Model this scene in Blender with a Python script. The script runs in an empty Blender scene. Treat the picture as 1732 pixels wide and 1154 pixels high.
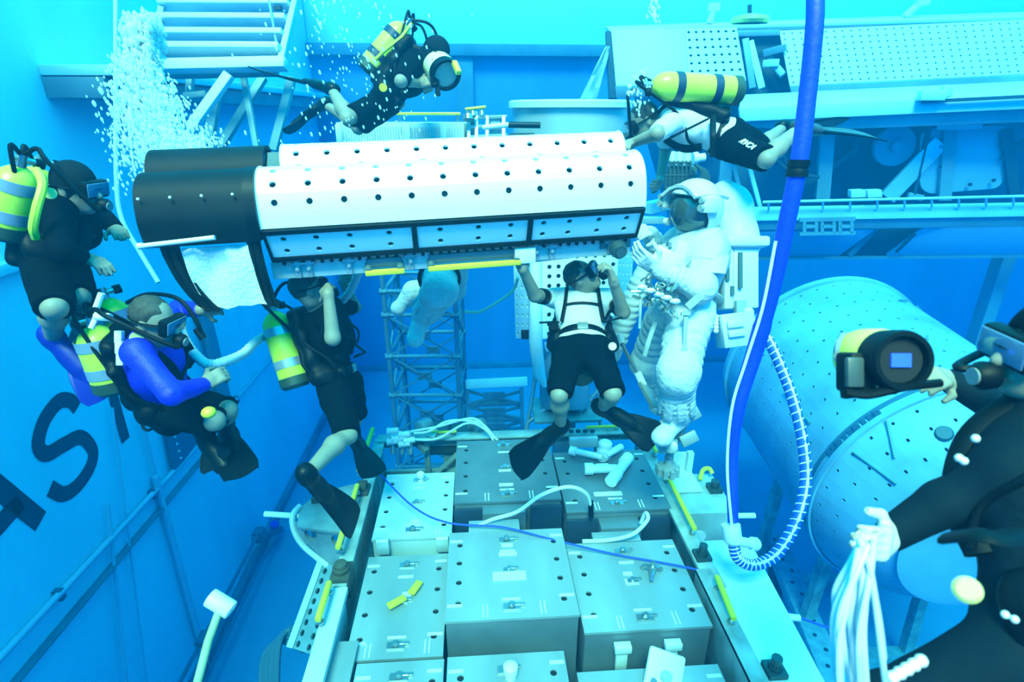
import bpy, bmesh, math, random
import numpy as np
from mathutils import Vector, Matrix, Quaternion
random.seed(7); np.random.seed(7)
PI = math.pi
R = math.radians
sc = bpy.context.scene
COL = sc.collection

# ---------------------------------------------------------------- camera
F_PX, CX, CY = 950.0, 866.0, 577.0
CAM = Vector((0, 0, 7.8))
PITCH, YAW = R(22.0), R(3.7)
c_f = Vector((math.sin(YAW) * math.cos(PITCH), math.cos(YAW) * math.cos(PITCH), -math.sin(PITCH)))
c_r = Vector((math.cos(YAW), -math.sin(YAW), 0))
c_u = c_r.cross(c_f)
cam_d = bpy.data.cameras.new('camera'); cam = bpy.data.objects.new('camera', cam_d); COL.objects.link(cam)
cam_d.sensor_width = 36; cam_d.lens = F_PX / 1732 * 36
cam_d.clip_start = 0.05; cam_d.clip_end = 200
m = Matrix((c_r, c_u, -c_f)).transposed().to_4x4(); m.translation = CAM
cam.matrix_world = m
sc.camera = cam
cam_d.dof.use_dof = True; cam_d.dof.focus_distance = 4.3; cam_d.dof.aperture_fstop = 2.6

# ---------------------------------------------------------------- light, exposure
w = bpy.data.worlds.new('World'); sc.world = w; w.use_nodes = True
bg = w.node_tree.nodes['Background']
bg.inputs[0].default_value = (0.01, 1.0, 0.95, 1); bg.inputs[1].default_value = 3.85
sun_d = bpy.data.lights.new('sun', 'SUN'); sun = bpy.data.objects.new('sun', sun_d); COL.objects.link(sun)
sun_d.energy = 24.0; sun_d.angle = R(20); sun_d.color = (1.0, 0.55, 0.24)
sun.rotation_euler = (R(34), R(-8), 0); sun.location = (0, -3, 14)
sc.view_settings.view_transform = 'Standard'; sc.view_settings.look = 'None'
sc.view_settings.exposure = 0.0; sc.view_settings.gamma = 1.0
try: sc.view_settings.use_curve_mapping = False
except Exception: pass
cy = sc.cycles
cy.max_bounces = 6; cy.diffuse_bounces = 4; cy.glossy_bounces = 3; cy.transmission_bounces = 5
cy.transparent_max_bounces = 8; cy.volume_bounces = 1
cy.use_denoising = True
cy.caustics_reflective = False; cy.caustics_refractive = False
cy.sample_clamp_indirect = 6.0

# ---------------------------------------------------------------- points
def P(x, y, d):
    """the point seen at pixel (x, y) of the photograph, d metres into the scene"""
    return CAM + (c_f + c_r * ((x - CX) / F_PX) - c_u * ((y - CY) / F_PX)) * d
def ray(x, y): return c_f + c_r * ((x - CX) / F_PX) - c_u * ((y - CY) / F_PX)
def PZ(x, y, z):
    r = ray(x, y); return CAM + r * ((z - CAM.z) / r.z)
def PX(x, y, X):
    r = ray(x, y); return CAM + r * ((X - CAM.x) / r.x)
def PY(x, y, Y):
    r = ray(x, y); return CAM + r * ((Y - CAM.y) / r.y)
V = Vector

# ---------------------------------------------------------------- materials
MATS = {}
def mat(name, col, rough=0.5, metal=0.0, vary=0.0, scale=8.0, bump=0.0, bscale=40.0, col2=None, spec=0.5, emit=0.0, sheen=0.0, stretch=None, alpha=None, trans=0.0):
    if name in MATS: return MATS[name]
    mt = bpy.data.materials.new(name); mt.use_nodes = True
    nt = mt.node_tree; b = nt.nodes['Principled BSDF']
    b.inputs['Base Color'].default_value = (*col, 1); b.inputs['Roughness'].default_value = rough
    b.inputs['Metallic'].default_value = metal
    b.inputs['Specular IOR Level'].default_value = spec
    if trans: b.inputs['Transmission Weight'].default_value = trans
    if emit:
        b.inputs['Emission Color'].default_value = (*col, 1); b.inputs['Emission Strength'].default_value = emit
    if vary or bump:
        tc = nt.nodes.new('ShaderNodeTexCoord'); mp = nt.nodes.new('ShaderNodeMapping')
        nt.links.new(tc.outputs['Object'], mp.inputs[0])
        if stretch: mp.inputs['Scale'].default_value = stretch
    if vary:
        n = nt.nodes.new('ShaderNodeTexNoise'); n.inputs['Scale'].default_value = scale; n.inputs['Detail'].default_value = 5
        nt.links.new(mp.outputs[0], n.inputs['Vector'])
        rp = nt.nodes.new('ShaderNodeValToRGB')
        c2 = col2 if col2 else tuple(max(0, c * (1 - vary)) for c in col)
        c1 = col if col2 else tuple(min(1, c * (1 + vary * 0.5)) for c in col)
        rp.color_ramp.elements[0].color = (*c2, 1); rp.color_ramp.elements[1].color = (*c1, 1)
        rp.color_ramp.elements[0].position = 0.33; rp.color_ramp.elements[1].position = 0.67
        nt.links.new(n.outputs[0], rp.inputs[0]); nt.links.new(rp.outputs[0], b.inputs['Base Color'])
    if bump:
        n2 = nt.nodes.new('ShaderNodeTexNoise'); n2.inputs['Scale'].default_value = bscale; n2.inputs['Detail'].default_value = 4
        nt.links.new(mp.outputs[0], n2.inputs['Vector'])
        bp = nt.nodes.new('ShaderNodeBump'); bp.inputs['Strength'].default_value = bump; bp.inputs['Distance'].default_value = 0.02
        nt.links.new(n2.outputs[0], bp.inputs['Height']); nt.links.new(bp.outputs[0], b.inputs['Normal'])
    MATS[name] = mt
    return mt

# ---------------------------------------------------------------- mesh builder
def frame_of(a, b, up=V((0, 0, 1))):
    z = (b - a).normalized()
    x = up.cross(z)
    if x.length < 1e-4: x = V((1, 0, 0)).cross(z)
    x.normalize(); y = z.cross(x)
    return x, y, z

def world_of(o):
    p = V((0, 0, 0))
    while o is not None:
        p = p + V(o.location); o = o.parent
    return p

class MB:
    def __init__(s): s.v = []; s.f = []; s.m = []; s.mi = 0
    def add(s, vs, fs):
        k = len(s.v); s.v.extend([tuple(x) for x in vs]); s.f.extend([tuple(i + k for i in f) for f in fs]); s.m.extend([s.mi] * len(fs)); return s
    def box(s, c, size, ax=None):
        """box centred at c; ax = three unit axes"""
        c = V(c); x, y, z = ax if ax else (V((1, 0, 0)), V((0, 1, 0)), V((0, 0, 1)))
        hx, hy, hz = size[0] / 2, size[1] / 2, size[2] / 2
        vs = [c + x * (sx * hx) + y * (sy * hy) + z * (sz * hz) for sx in (-1, 1) for sy in (-1, 1) for sz in (-1, 1)]
        return s.add(vs, [(0, 1, 3, 2), (4, 6, 7, 5), (0, 4, 5, 1), (2, 3, 7, 6), (0, 2, 6, 4), (1, 5, 7, 3)])
    def bar(s, a, b, w, h, up=V((0, 0, 1))):
        """rectangular bar from a to b"""
        a, b = V(a), V(b); x, y, z = frame_of(a, b, V(up))
        return s.box((a + b) / 2, (w, h, (b - a).length), (x, y, z))
    def cyl(s, a, b, r0, r1=None, n=16, cap=True):
        a, b = V(a), V(b); r1 = r0 if r1 is None else r1; x, y, z = frame_of(a, b)
        vs = []
        for p, r in ((a, r0), (b, r1)):
            vs += [p + x * (math.cos(2 * PI * i / n) * r) + y * (math.sin(2 * PI * i / n) * r) for i in range(n)]
        fs = [(i, (i + 1) % n, n + (i + 1) % n, n + i) for i in range(n)]
        if cap: fs += [tuple(range(n - 1, -1, -1)), tuple(range(n, 2 * n))]
        return s.add(vs, fs)
    def lathe(s, a, b, prof, n=20, cap=True):
        """prof: list of (t along a->b in metres, radius)"""
        a, b = V(a), V(b); x, y, z = frame_of(a, b); vs = []; fs = []
        for t, r in prof:
            vs += [a + z * t + x * (math.cos(2 * PI * i / n) * r) + y * (math.sin(2 * PI * i / n) * r) for i in range(n)]
        for k in range(len(prof) - 1):
            fs += [(k * n + i, k * n + (i + 1) % n, (k + 1) * n + (i + 1) % n, (k + 1) * n + i) for i in range(n)]
        if cap: fs += [tuple(range(n - 1, -1, -1)), tuple(range((len(prof) - 1) * n, len(prof) * n))]
        return s.add(vs, fs)
    def tube(s, pts, r, n=8, cap=True, flat=1.0, ref=None):
        pts = [V(p) for p in pts]; k = len(pts)
        rs = r if isinstance(r, (list, tuple)) else [r] * k
        t0 = (pts[1] - pts[0]).normalized(); x = (V(ref) if ref else V((0, 0, 1))).cross(t0)
        if x.length < 1e-3: x = V((1, 0, 0)).cross(t0)
        x.normalize(); vs = []; fs = []
        for i in range(k):
            t = (pts[min(i + 1, k - 1)] - pts[max(i - 1, 0)])
            if t.length < 1e-9: t = t0
            t.normalize(); x = x - t * x.dot(t)
            if x.length < 1e-6: x = t.orthogonal()
            x.normalize(); y = t.cross(x)
            vs += [pts[i] + x * (math.cos(2 * PI * j / n) * rs[i]) + y * (math.sin(2 * PI * j / n) * rs[i] * flat) for j in range(n)]
        for i in range(k - 1):
            fs += [(i * n + j, i * n + (j + 1) % n, (i + 1) * n + (j + 1) % n, (i + 1) * n + j) for j in range(n)]
        if cap: fs += [tuple(range(n - 1, -1, -1)), tuple(range((k - 1) * n, k * n))]
        return s.add(vs, fs)
    def prism(s, poly, d):
        """extrude a planar polygon (list of points) by vector d"""
        n = len(poly); d = V(d); vs = [V(p) for p in poly] + [V(p) + d for p in poly]
        fs = [tuple(range(n - 1, -1, -1)), tuple(range(n, 2 * n))] + [(i, (i + 1) % n, n + (i + 1) % n, n + i) for i in range(n)]
        return s.add(vs, fs)
    def sphere(s, c, r, n=12, sq=(1, 1, 1), ax=None):
        c = V(c); x, y, z = ax if ax else (V((1, 0, 0)), V((0, 1, 0)), V((0, 0, 1))); h = max(4, n // 2); vs = []; fs = []
        for i in range(h + 1):
            th = PI * i / h
            for j in range(n):
                ph = 2 * PI * j / n
                vs.append(c + x * (math.sin(th) * math.cos(ph) * r * sq[0]) + y * (math.sin(th) * math.sin(ph) * r * sq[1]) + z * (math.cos(th) * r * sq[2]))
        for i in range(h):
            fs += [(i * n + j, (i + 1) * n + j, (i + 1) * n + (j + 1) % n, i * n + (j + 1) % n) for j in range(n)]
        return s.add(vs, fs)
    def sheet(s, rows, thick=0.0, close=False):
        """grid of points rows[i][j]; thick > 0 gives it a back"""
        a = len(rows); b = len(rows[0]); vs = [V(p) for r in rows for p in r]
        fs = [(i * b + j, i * b + j + 1, (i + 1) * b + j + 1, (i + 1) * b + j) for i in range(a - 1) for j in range(b - 1)]
        if thick:
            nrm = []
            for i in range(a):
                for j in range(b):
                    e1 = V(rows[min(i + 1, a - 1)][j]) - V(rows[max(i - 1, 0)][j]); e2 = V(rows[i][min(j + 1, b - 1)]) - V(rows[i][max(j - 1, 0)])
                    q = e1.cross(e2); nrm.append(q.normalized() if q.length > 1e-9 else V((0, 0, 1)))
            n = len(vs); vs = vs + [vs[i] + nrm[i] * thick for i in range(n)]
            fs = fs + [tuple(x + n for x in reversed(f)) for f in fs]
            per = [(0, j) for j in range(b)] + [(i, b - 1) for i in range(1, a)] + [(a - 1, j) for j in range(b - 2, -1, -1)] + [(i, 0) for i in range(a - 2, 0, -1)]
            per = [i * b + j for i, j in per]
            fs += [(per[i], per[(i + 1) % len(per)], per[(i + 1) % len(per)] + n, per[i] + n) for i in range(len(per))]
        return s.add(vs, fs)
    def build(s, name, mats, parent=None, smooth=40, bevel=0.0, recalc=True):
        me = bpy.data.meshes.new(name)
        off = world_of(parent) if parent is not None else V((0, 0, 0))
        vs = [(x - off.x, y - off.y, z - off.z) for x, y, z in s.v]
        me.from_pydata(vs, [], s.f)
        if not isinstance(mats, (list, tuple)): mats = [mats]
        for q in mats: me.materials.append(q)
        if len(mats) > 1: me.polygons.foreach_set('material_index', s.m)
        if recalc or bevel:
            bm = bmesh.new(); bm.from_mesh(me)
            if recalc: bmesh.ops.recalc_face_normals(bm, faces=bm.faces[:])
            if bevel:
                es = [e for e in bm.edges if len(e.link_faces) == 2 and e.calc_face_angle(0) > 0.6]
                bmesh.ops.bevel(bm, geom=es, offset=bevel, segments=2, profile=0.5, affect='EDGES', clamp_overlap=True)
            bm.to_mesh(me); bm.free()
        if smooth:
            me.shade_smooth(); me.set_sharp_from_angle(angle=R(smooth))
        me.update()
        o = bpy.data.objects.new(name, me); COL.objects.link(o)
        if parent is not None: o.parent = parent
        return o

def tag(o, label=None, cat=None, group=None, kind=None):
    if label: o['label'] = label
    if cat: o['category'] = cat
    if group: o['group'] = group
    if kind: o['kind'] = kind
    return o
def thing(name, label, cat, loc, group=None):
    o = bpy.data.objects.new(name, None); o.empty_display_size = 0.1; o.location = V(loc); COL.objects.link(o)
    return tag(o, label, cat, group)
def copy_tree(o, parent=None):
    c = o.copy(); COL.objects.link(c)
    if parent is not None: c.parent = parent
    for ch in o.children: copy_tree(ch, c)
    return c
def spline(pts, n=8):
    """Catmull-Rom through pts"""
    pts = [V(p) for p in pts]; q = [pts[0] * 2 - pts[1]] + pts + [pts[-1] * 2 - pts[-2]]; out = []
    for i in range(1, len(q) - 2):
        p0, p1, p2, p3 = q[i - 1], q[i], q[i + 1], q[i + 2]
        for k in range(n):
            t = k / n
            out.append(0.5 * ((2 * p1) + (p2 - p0) * t + (2 * p0 - 5 * p1 + 4 * p2 - p3) * t * t + (3 * p1 - p0 - 3 * p2 + p3) * t ** 3))
    out.append(pts[-1]); return out
def lerp(a, b, t): return a + (b - a) * t

# ---------------------------------------------------------------- common materials
M_white = mat('white_paint', (0.82, 0.84, 0.84), 0.45, vary=0.04, scale=3)
M_black = mat('black_plastic', (0.002, 0.005, 0.007), 0.45, spec=.25)
M_alu = mat('aluminium', (0.50, 0.53, 0.53), 0.42, 0.55, vary=0.25, scale=5, bump=0.05)
M_steel = mat('steel', (0.45, 0.47, 0.47), 0.3, 0.9)
M_yellow = mat('yellow_paint', (0.85, 0.66, 0.03), 0.4)
M_dark = mat('dark_void', (0.006, 0.008, 0.01), 0.9)
# ---------------------------------------------------------------- the pool
XL, XR, YB, YF, ZT = -4.3, 20.0, 17.0, -9.0, 12.0
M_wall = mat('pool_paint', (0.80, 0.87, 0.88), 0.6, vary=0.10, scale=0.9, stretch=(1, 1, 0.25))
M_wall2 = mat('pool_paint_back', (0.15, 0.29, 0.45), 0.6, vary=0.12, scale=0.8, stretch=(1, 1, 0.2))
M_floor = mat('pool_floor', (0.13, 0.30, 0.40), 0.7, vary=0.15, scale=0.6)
M_letter = mat('wall_letter_paint', (0.012, 0.02, 0.04), 0.6)
t = 0.3
def shell(name, c, size, m): return tag(MB().box(c, size).build(name, m, smooth=0), kind='structure')
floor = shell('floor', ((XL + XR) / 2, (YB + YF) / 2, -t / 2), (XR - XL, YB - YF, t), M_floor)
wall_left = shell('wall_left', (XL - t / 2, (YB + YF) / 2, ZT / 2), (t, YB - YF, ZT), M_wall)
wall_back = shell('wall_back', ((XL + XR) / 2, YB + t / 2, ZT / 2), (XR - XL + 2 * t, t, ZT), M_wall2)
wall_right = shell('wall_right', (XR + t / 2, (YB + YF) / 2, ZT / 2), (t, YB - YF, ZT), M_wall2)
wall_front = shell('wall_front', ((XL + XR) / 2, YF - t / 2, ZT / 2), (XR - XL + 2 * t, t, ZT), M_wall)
# water filling the pool
wm = bpy.data.materials.new('pool_water'); wm.use_nodes = True; nt = wm.node_tree
for n in list(nt.nodes):
    if n.type != 'OUTPUT_MATERIAL': nt.nodes.remove(n)
ab = nt.nodes.new('ShaderNodeVolumeAbsorption'); ab.inputs[0].default_value = (0.0, 0.745, 0.955, 1); ab.inputs[1].default_value = 0.21
sct = nt.nodes.new('ShaderNodeVolumeScatter'); sct.inputs[0].default_value = (0.0, 0.50, 1.0, 1); sct.inputs[1].default_value = 0.017; sct.inputs['Anisotropy'].default_value = 0.3
ad = nt.nodes.new('ShaderNodeAddShader'); nt.links.new(ab.outputs[0], ad.inputs[0]); nt.links.new(sct.outputs[0], ad.inputs[1])
nt.links.new(ad.outputs[0], nt.nodes['Material Output'].inputs['Volume'])
tag(MB().box(((XL + XR) / 2, (YB + YF) / 2, 5.9), (XR - XL - .02, YB - YF - .02, 11.78)).build('water', wm, smooth=0), kind='stuff')
# ---------------------------------------------------------------- smooth bodies: blended limbs meshed on a grid
def A3(v): return np.array((v[0], v[1], v[2]), dtype=np.float32)
class Blend:
    def __init__(s, k=0.02): s.pr = []; s.k = k
    def cone(s, a, b, ra, rb, k=None, cut=False, cut0=False, rip=0.0, fr=30.0, sub=False, flat=None):
        s.pr.append(('c', A3(a), A3(b), ra, rb, s.k if k is None else k, cut, rip, fr, sub, cut0, flat)); return s
    def ell(s, c, rad, ax=None, k=None, sub=False):
        ax = ax if ax else (V((1, 0, 0)), V((0, 1, 0)), V((0, 0, 1)))
        s.pr.append(('e', A3(c), np.array(rad, dtype=np.float32), [A3(q) for q in ax], s.k if k is None else k, sub)); return s
    def rbox(s, c, half, r, ax=None, k=None, sub=False):
        ax = ax if ax else (V((1, 0, 0)), V((0, 1, 0)), V((0, 0, 1)))
        s.pr.append(('b', A3(c), np.array(half, dtype=np.float32), r, [A3(q) for q in ax], s.k if k is None else k, sub)); return s
    def mesh(s, h=0.007, infl=0.0, noise=0.0, nsc=30.0):
        lo = np.full(3, 1e9); hi = np.full(3, -1e9); bbs = []
        for p in s.pr:
            if p[0] == 'c': r = max(p[3], p[4]) + abs(p[7]); l = np.minimum(p[1], p[2]) - r; u = np.maximum(p[1], p[2]) + r; sub = p[9]
            elif p[0] == 'e': q = sum(np.abs(p[3][i]) * p[2][i] for i in range(3)); l, u = p[1] - q, p[1] + q; sub = p[5]
            else: q = sum(np.abs(p[4][i]) * p[2][i] for i in range(3)) + 0.0; l, u = p[1] - q, p[1] + q; sub = p[6]
            bbs.append((l, u))
            if not sub: lo = np.minimum(lo, l); hi = np.maximum(hi, u)
        lo = lo - infl - 3 * h; hi = hi + infl + 3 * h
        n = np.ceil((hi - lo) / h).astype(int) + 1
        F = np.full(tuple(n), 0.12, dtype=np.float32)
        xs = [(lo[i] + h * np.arange(n[i])).astype(np.float32) for i in range(3)]
        for p, (l, u) in zip(s.pr, bbs):
            mg = 0.05 + infl
            i0 = np.clip(np.floor((l - mg - lo) / h).astype(int), 0, n - 1); i1 = np.clip(np.ceil((u + mg - lo) / h).astype(int) + 1, 1, n)
            X, Y, Z = np.meshgrid(xs[0][i0[0]:i1[0]], xs[1][i0[1]:i1[1]], xs[2][i0[2]:i1[2]], indexing='ij', sparse=True)
            if p[0] == 'c':
                _, a, b, ra, rb, k, cut, rip, fr, sub, cut0, flat = p; ab = b - a; L = float(np.sqrt((ab * ab).sum())) + 1e-6
                dx, dy, dz = X - a[0], Y - a[1], Z - a[2]
                tt = (dx * ab[0] + dy * ab[1] + dz * ab[2]) / (L * L); t = np.clip(tt, 0, 1)
                ex, ey, ez = dx - t * ab[0], dy - t * ab[1], dz - t * ab[2]
                rr = ra + (rb - ra) * t
                if rip: rr = rr + rip * (np.abs(np.sin(t * L * fr + 3 * ex * 6 + 2 * ey * 5)) - 0.5) * np.minimum(1, 6 * t) * np.minimum(1, 6 * (1 - t))
                if flat is not None:
                    fa, fk = A3(flat[0]), flat[1]; q = ex * fa[0] + ey * fa[1] + ez * fa[2]
                    d = np.sqrt(ex * ex + ey * ey + ez * ez + q * q * (1 / (fk * fk) - 1)) - rr
                else: d = np.sqrt(ex * ex + ey * ey + ez * ez) - rr
                if cut: d = np.maximum(d, (tt - 1) * L - infl * 0.3)
                if cut0: d = np.maximum(d, -tt * L - infl * 0.3)
            elif p[0] == 'e':
                _, c, rad, ax, k, sub = p; dx, dy, dz = X - c[0], Y - c[1], Z - c[2]
                q = [(dx * ax[i][0] + dy * ax[i][1] + dz * ax[i][2]) / rad[i] for i in range(3)]
                k0 = np.sqrt(q[0] ** 2 + q[1] ** 2 + q[2] ** 2) + 1e-6
                k1 = np.sqrt((q[0] / rad[0]) ** 2 + (q[1] / rad[1]) ** 2 + (q[2] / rad[2]) ** 2) + 1e-6
                d = k0 * (k0 - 1) / k1
            else:
                _, c, half, r, ax, k, sub = p; dx, dy, dz = X - c[0], Y - c[1], Z - c[2]
                q = [np.abs(dx * ax[i][0] + dy * ax[i][1] + dz * ax[i][2]) - (half[i] - r) for i in range(3)]
                d = np.sqrt(sum(np.maximum(e, 0) ** 2 for e in q)) + np.minimum(np.maximum(np.maximum(q[0], q[1]), q[2]), 0) - r
            S = F[i0[0]:i1[0], i0[1]:i1[1], i0[2]:i1[2]]
            if sub: hh = np.maximum(k - np.abs(S + d), 0) / k; S[...] = np.maximum(S, -d) + hh * hh * k * 0.25
            else: hh = np.maximum(k - np.abs(S - d), 0) / k; S[...] = np.minimum(S, d) - hh * hh * k * 0.25
        if noise:
            X, Y, Z = np.meshgrid(*xs, indexing='ij', sparse=True)
            F += noise * (np.sin(X * nsc + 2 * np.sin(Y * nsc * .7)) * np.sin(Y * nsc * 1.1 + np.sin(Z * nsc)) + np.sin(Z * nsc * 1.3 + 2 * np.sin(X * nsc * .6))) * 0.5
        return surface_nets(F - infl, lo, h)
def surface_nets(F, lo, h):
    I = F < 0
    n = F.shape
    cnt = np.zeros((n[0] - 1, n[1] - 1, n[2] - 1), dtype=np.int8)
    for dx in (0, 1):
        for dy in (0, 1):
            for dz in (0, 1): cnt += I[dx:n[0] - 1 + dx, dy:n[1] - 1 + dy, dz:n[2] - 1 + dz]
    act = np.argwhere((cnt > 0) & (cnt < 8))
    idx = np.full(cnt.shape, -1, dtype=np.int32); idx[act[:, 0], act[:, 1], act[:, 2]] = np.arange(len(act))
    corners = [(a, b, c) for a in (0, 1) for b in (0, 1) for c in (0, 1)]
    vals = {c: F[act[:, 0] + c[0], act[:, 1] + c[1], act[:, 2] + c[2]] for c in corners}
    acc = np.zeros((len(act), 3)); num = np.zeros(len(act))
    for c0 in corners:
        for ax in range(3):
            if c0[ax]: continue
            c1 = list(c0); c1[ax] = 1; c1 = tuple(c1)
            v0, v1 = vals[c0], vals[c1]; x = (v0 < 0) != (v1 < 0)
            t = np.where(x, v0 / np.where(x, v0 - v1, 1), 0)
            p = np.array(c0, dtype=float)[None, :].repeat(len(act), 0); p[:, ax] += t
            acc += p * x[:, None]; num += x
    vs = (act + acc / num[:, None]) * h + lo
    quads = []
    for ax in range(3):
        o = [0, 1, 2]; o.remove(ax); u, v = o
        s0 = [slice(None)] * 3; s1 = [slice(None)] * 3; s0[ax] = slice(0, n[ax] - 1); s1[ax] = slice(1, n[ax])
        for q in (u, v): s0[q] = slice(1, n[q] - 1); s1[q] = slice(1, n[q] - 1)
        A = I[tuple(s0)]; B = I[tuple(s1)]
        for e, fl in ((A & ~B, 0), (~A & B, 1)):
            w = np.argwhere(e)
            if not len(w): continue
            b = w.copy(); b[:, u] += 1; b[:, v] += 1
            def g(du, dv):
                c = b.copy(); c[:, u] -= du; c[:, v] -= dv; return idx[c[:, 0], c[:, 1], c[:, 2]]
            q = np.stack([g(1, 1), g(0, 1), g(0, 0), g(1, 0)], 1)
            if (ax == 1) != bool(fl): q = q[:, ::-1]
            quads.append(q)
    return vs, np.concatenate(quads)
def np_mesh(name, vs, fs, mats, parent=None, smooth=180):
    me = bpy.data.meshes.new(name)
    if parent is not None: vs = vs - np.array(world_of(parent))
    me.vertices.add(len(vs)); me.vertices.foreach_set('co', np.asarray(vs, dtype=np.float32).ravel())
    me.loops.add(fs.size); me.loops.foreach_set('vertex_index', fs.astype(np.int32).ravel())
    me.polygons.add(len(fs)); me.polygons.foreach_set('loop_start', np.arange(0, fs.size, fs.shape[1], dtype=np.int32))
    me.update(calc_edges=True); me.validate()
    for q in (mats if isinstance(mats, (list, tuple)) else [mats]): me.materials.append(q)
    me.shade_smooth()
    o = bpy.data.objects.new(name, me); COL.objects.link(o)
    if parent is not None: o.parent = parent
    return o

# ---------------------------------------------------------------- holes that are holes
def perforated(mb, f, xs, ss, r, depth=0.012, cols=None, rows=None, skip=None, n=16):
    """f(x, s) -> (point, inward normal). xs / ss: cell borders; a hole of radius r in the middle of each cell unless skip(i, j)."""
    per = []
    for i in range(n):
        a = 2 * PI * (i + 0.5) / n - PI / 4 - PI / n; c, s_ = math.cos(a), math.sin(a); q = max(abs(c), abs(s_)); per.append((c / q, s_ / q))
    for i in range(len(xs) - 1):
        for j in range(len(ss) - 1):
            x0, x1, s0, s1 = xs[i], xs[i + 1], ss[j], ss[j + 1]; mx, ms = (x0 + x1) / 2, (s0 + s1) / 2; hx, hs = (x1 - x0) / 2, (s1 - s0) / 2
            if skip and skip(i, j):
                k = 4; pts = [f(x0 + (x1 - x0) * a / 1, s0 + (s1 - s0) * b / k)[0] for b in range(k + 1) for a in (0, 1)]
                mb.add(pts, [(2 * b, 2 * b + 1, 2 * b + 3, 2 * b + 2) for b in range(k)]); continue
            out = [f(mx + u * hx, ms + v * hs)[0] for u, v in per]
            inn = []; dp = []
            for u, v in per:
                L = math.hypot(u, v); p, nn = f(mx + u / L * r, ms + v / L * r); inn.append(p); dp.append(p + nn * depth)
            fs = []
            for q in range(n):
                q2 = (q + 1) % n; fs += [(q, q2, n + q2, n + q), (n + q, n + q2, 2 * n + q2, 2 * n + q)]
            mb.add(out + inn + dp, fs)
def profile(pts):
    """arc-length map of a polyline [(u, v)] -> s -> (u, v, tangent)"""
    L = [0]
    for a, b in zip(pts, pts[1:]): L.append(L[-1] + math.hypot(b[0] - a[0], b[1] - a[1]))
    def g(s):
        s = min(max(s, 0), L[-1]); i = 0
        while i < len(L) - 2 and L[i + 1] < s: i += 1
        t = (s - L[i]) / max(1e-9, L[i + 1] - L[i]); a, b = pts[i], pts[i + 1]; q = max(1e-9, L[i + 1] - L[i])
        return a[0] + (b[0] - a[0]) * t, a[1] + (b[1] - a[1]) * t, (b[0] - a[0]) / q, (b[1] - a[1]) / q
    return g, L[-1]
def smooth2(pts, n=6):
    return [(p.x, p.y) for p in spline([V((a, b, 0)) for a, b in pts], n)]
# ---------------------------------------------------------------- the white perforated array box
M_wh = mat('box_white', (0.86, 0.87, 0.87), 0.35, vary=0.03, scale=2)
M_frame = mat('box_black_frame', (0.001, 0.005, 0.007), 0.5, spec=.2)
M_core = mat('box_core', (0.03, 0.05, 0.06), 0.8, vary=0.5, scale=3, col2=(0.10, 0.16, 0.17))
bA, bB = P(441, 388, 3.0), P(1091, 349, 3.32)
b_ax = (bB - bA); b_len = b_ax.length; b_ax.normalize()
b_v = (V((0, 0, 1)) - b_ax * b_ax.z).normalized()
b_u = b_ax.cross(b_v)                       # towards the camera
if b_u.y > 0: b_u = -b_u
def BX(x, u, v): return bA + b_ax * x + b_u * u + b_v * v
array_box = thing('array_box', 'long white perforated array box with rounded lids held up by the divers', 'equipment box', BX(b_len / 2, -.3, -.2))
def lid(name, prof, x0, x1, ncol, nrow, s_first, s_step, parent, r=0.0175):
    g, L = profile(smooth2(prof))
    def f(x, s):
        u, v, tu, tv = g(s); return BX(x, u, v), (b_u * -tv + b_v * tu) * 1.0
    xs = [x0 + (x1 - x0) * i / ncol for i in range(ncol + 1)]
    ss = [0] + [s_first + s_step * (j + 0.5) for j in range(-1, nrow)] + [L]
    ss = sorted(set(round(q, 5) for q in ss if q >= 0))
    nj = len(ss) - 1
    mb = MB(); perforated(mb, f, xs, ss, r, depth=0.014, skip=lambda i, j: j == 0 or j == nj - 1)
    o = mb.build(name, M_wh, parent, smooth=50, recalc=False)
    # edge lip
    for x in (x0, x1):
        m2 = MB(); pts = [BX(x, *g(L * i / 24)[:2]) for i in range(25)]
        m2.tube(pts, 0.006, 6); m2.build('lid_edge', M_wh, o)
    return o, g, L
pf = [(0, 0), (-0.004, 0.085), (-0.02, 0.165), (-0.052, 0.228), (-0.105, 0.276), (-0.17, 0.298), (-0.24, 0.30), (-0.31, 0.285)]
lid1, g1, L1 = lid('front_lid', pf, 0.0, b_len, 12, 5, 0.035, 0.098, array_box)
pr = [(-0.31, 0.08), (-0.312, 0.27), (-0.335, 0.34), (-0.385, 0.388), (-0.45, 0.405), (-0.52, 0.39), (-0.57, 0.34), (-0.60, 0.24), (-0.60, 0.0)]
lid2, g2, L2 = lid('rear_lid', pr, 0.095, b_len - .02, 12, 6, 0.185, 0.1, array_box)
# dark core behind the lids
mb = MB()
core = [(-0.035, -0.02), (-0.045, 0.15), (-0.10, 0.235), (-0.18, 0.265), (-0.30, 0.26), (-0.34, 0.29), (-0.42, 0.365), (-0.53, 0.33), (-0.57, 0.25), (-0.57, -0.22), (-0.20, -0.22)]
mb.prism([BX(0.012, u, v) for u, v in core], b_ax * (b_len - 0.024)); mb.build('core', M_core, array_box, smooth=0)
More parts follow.
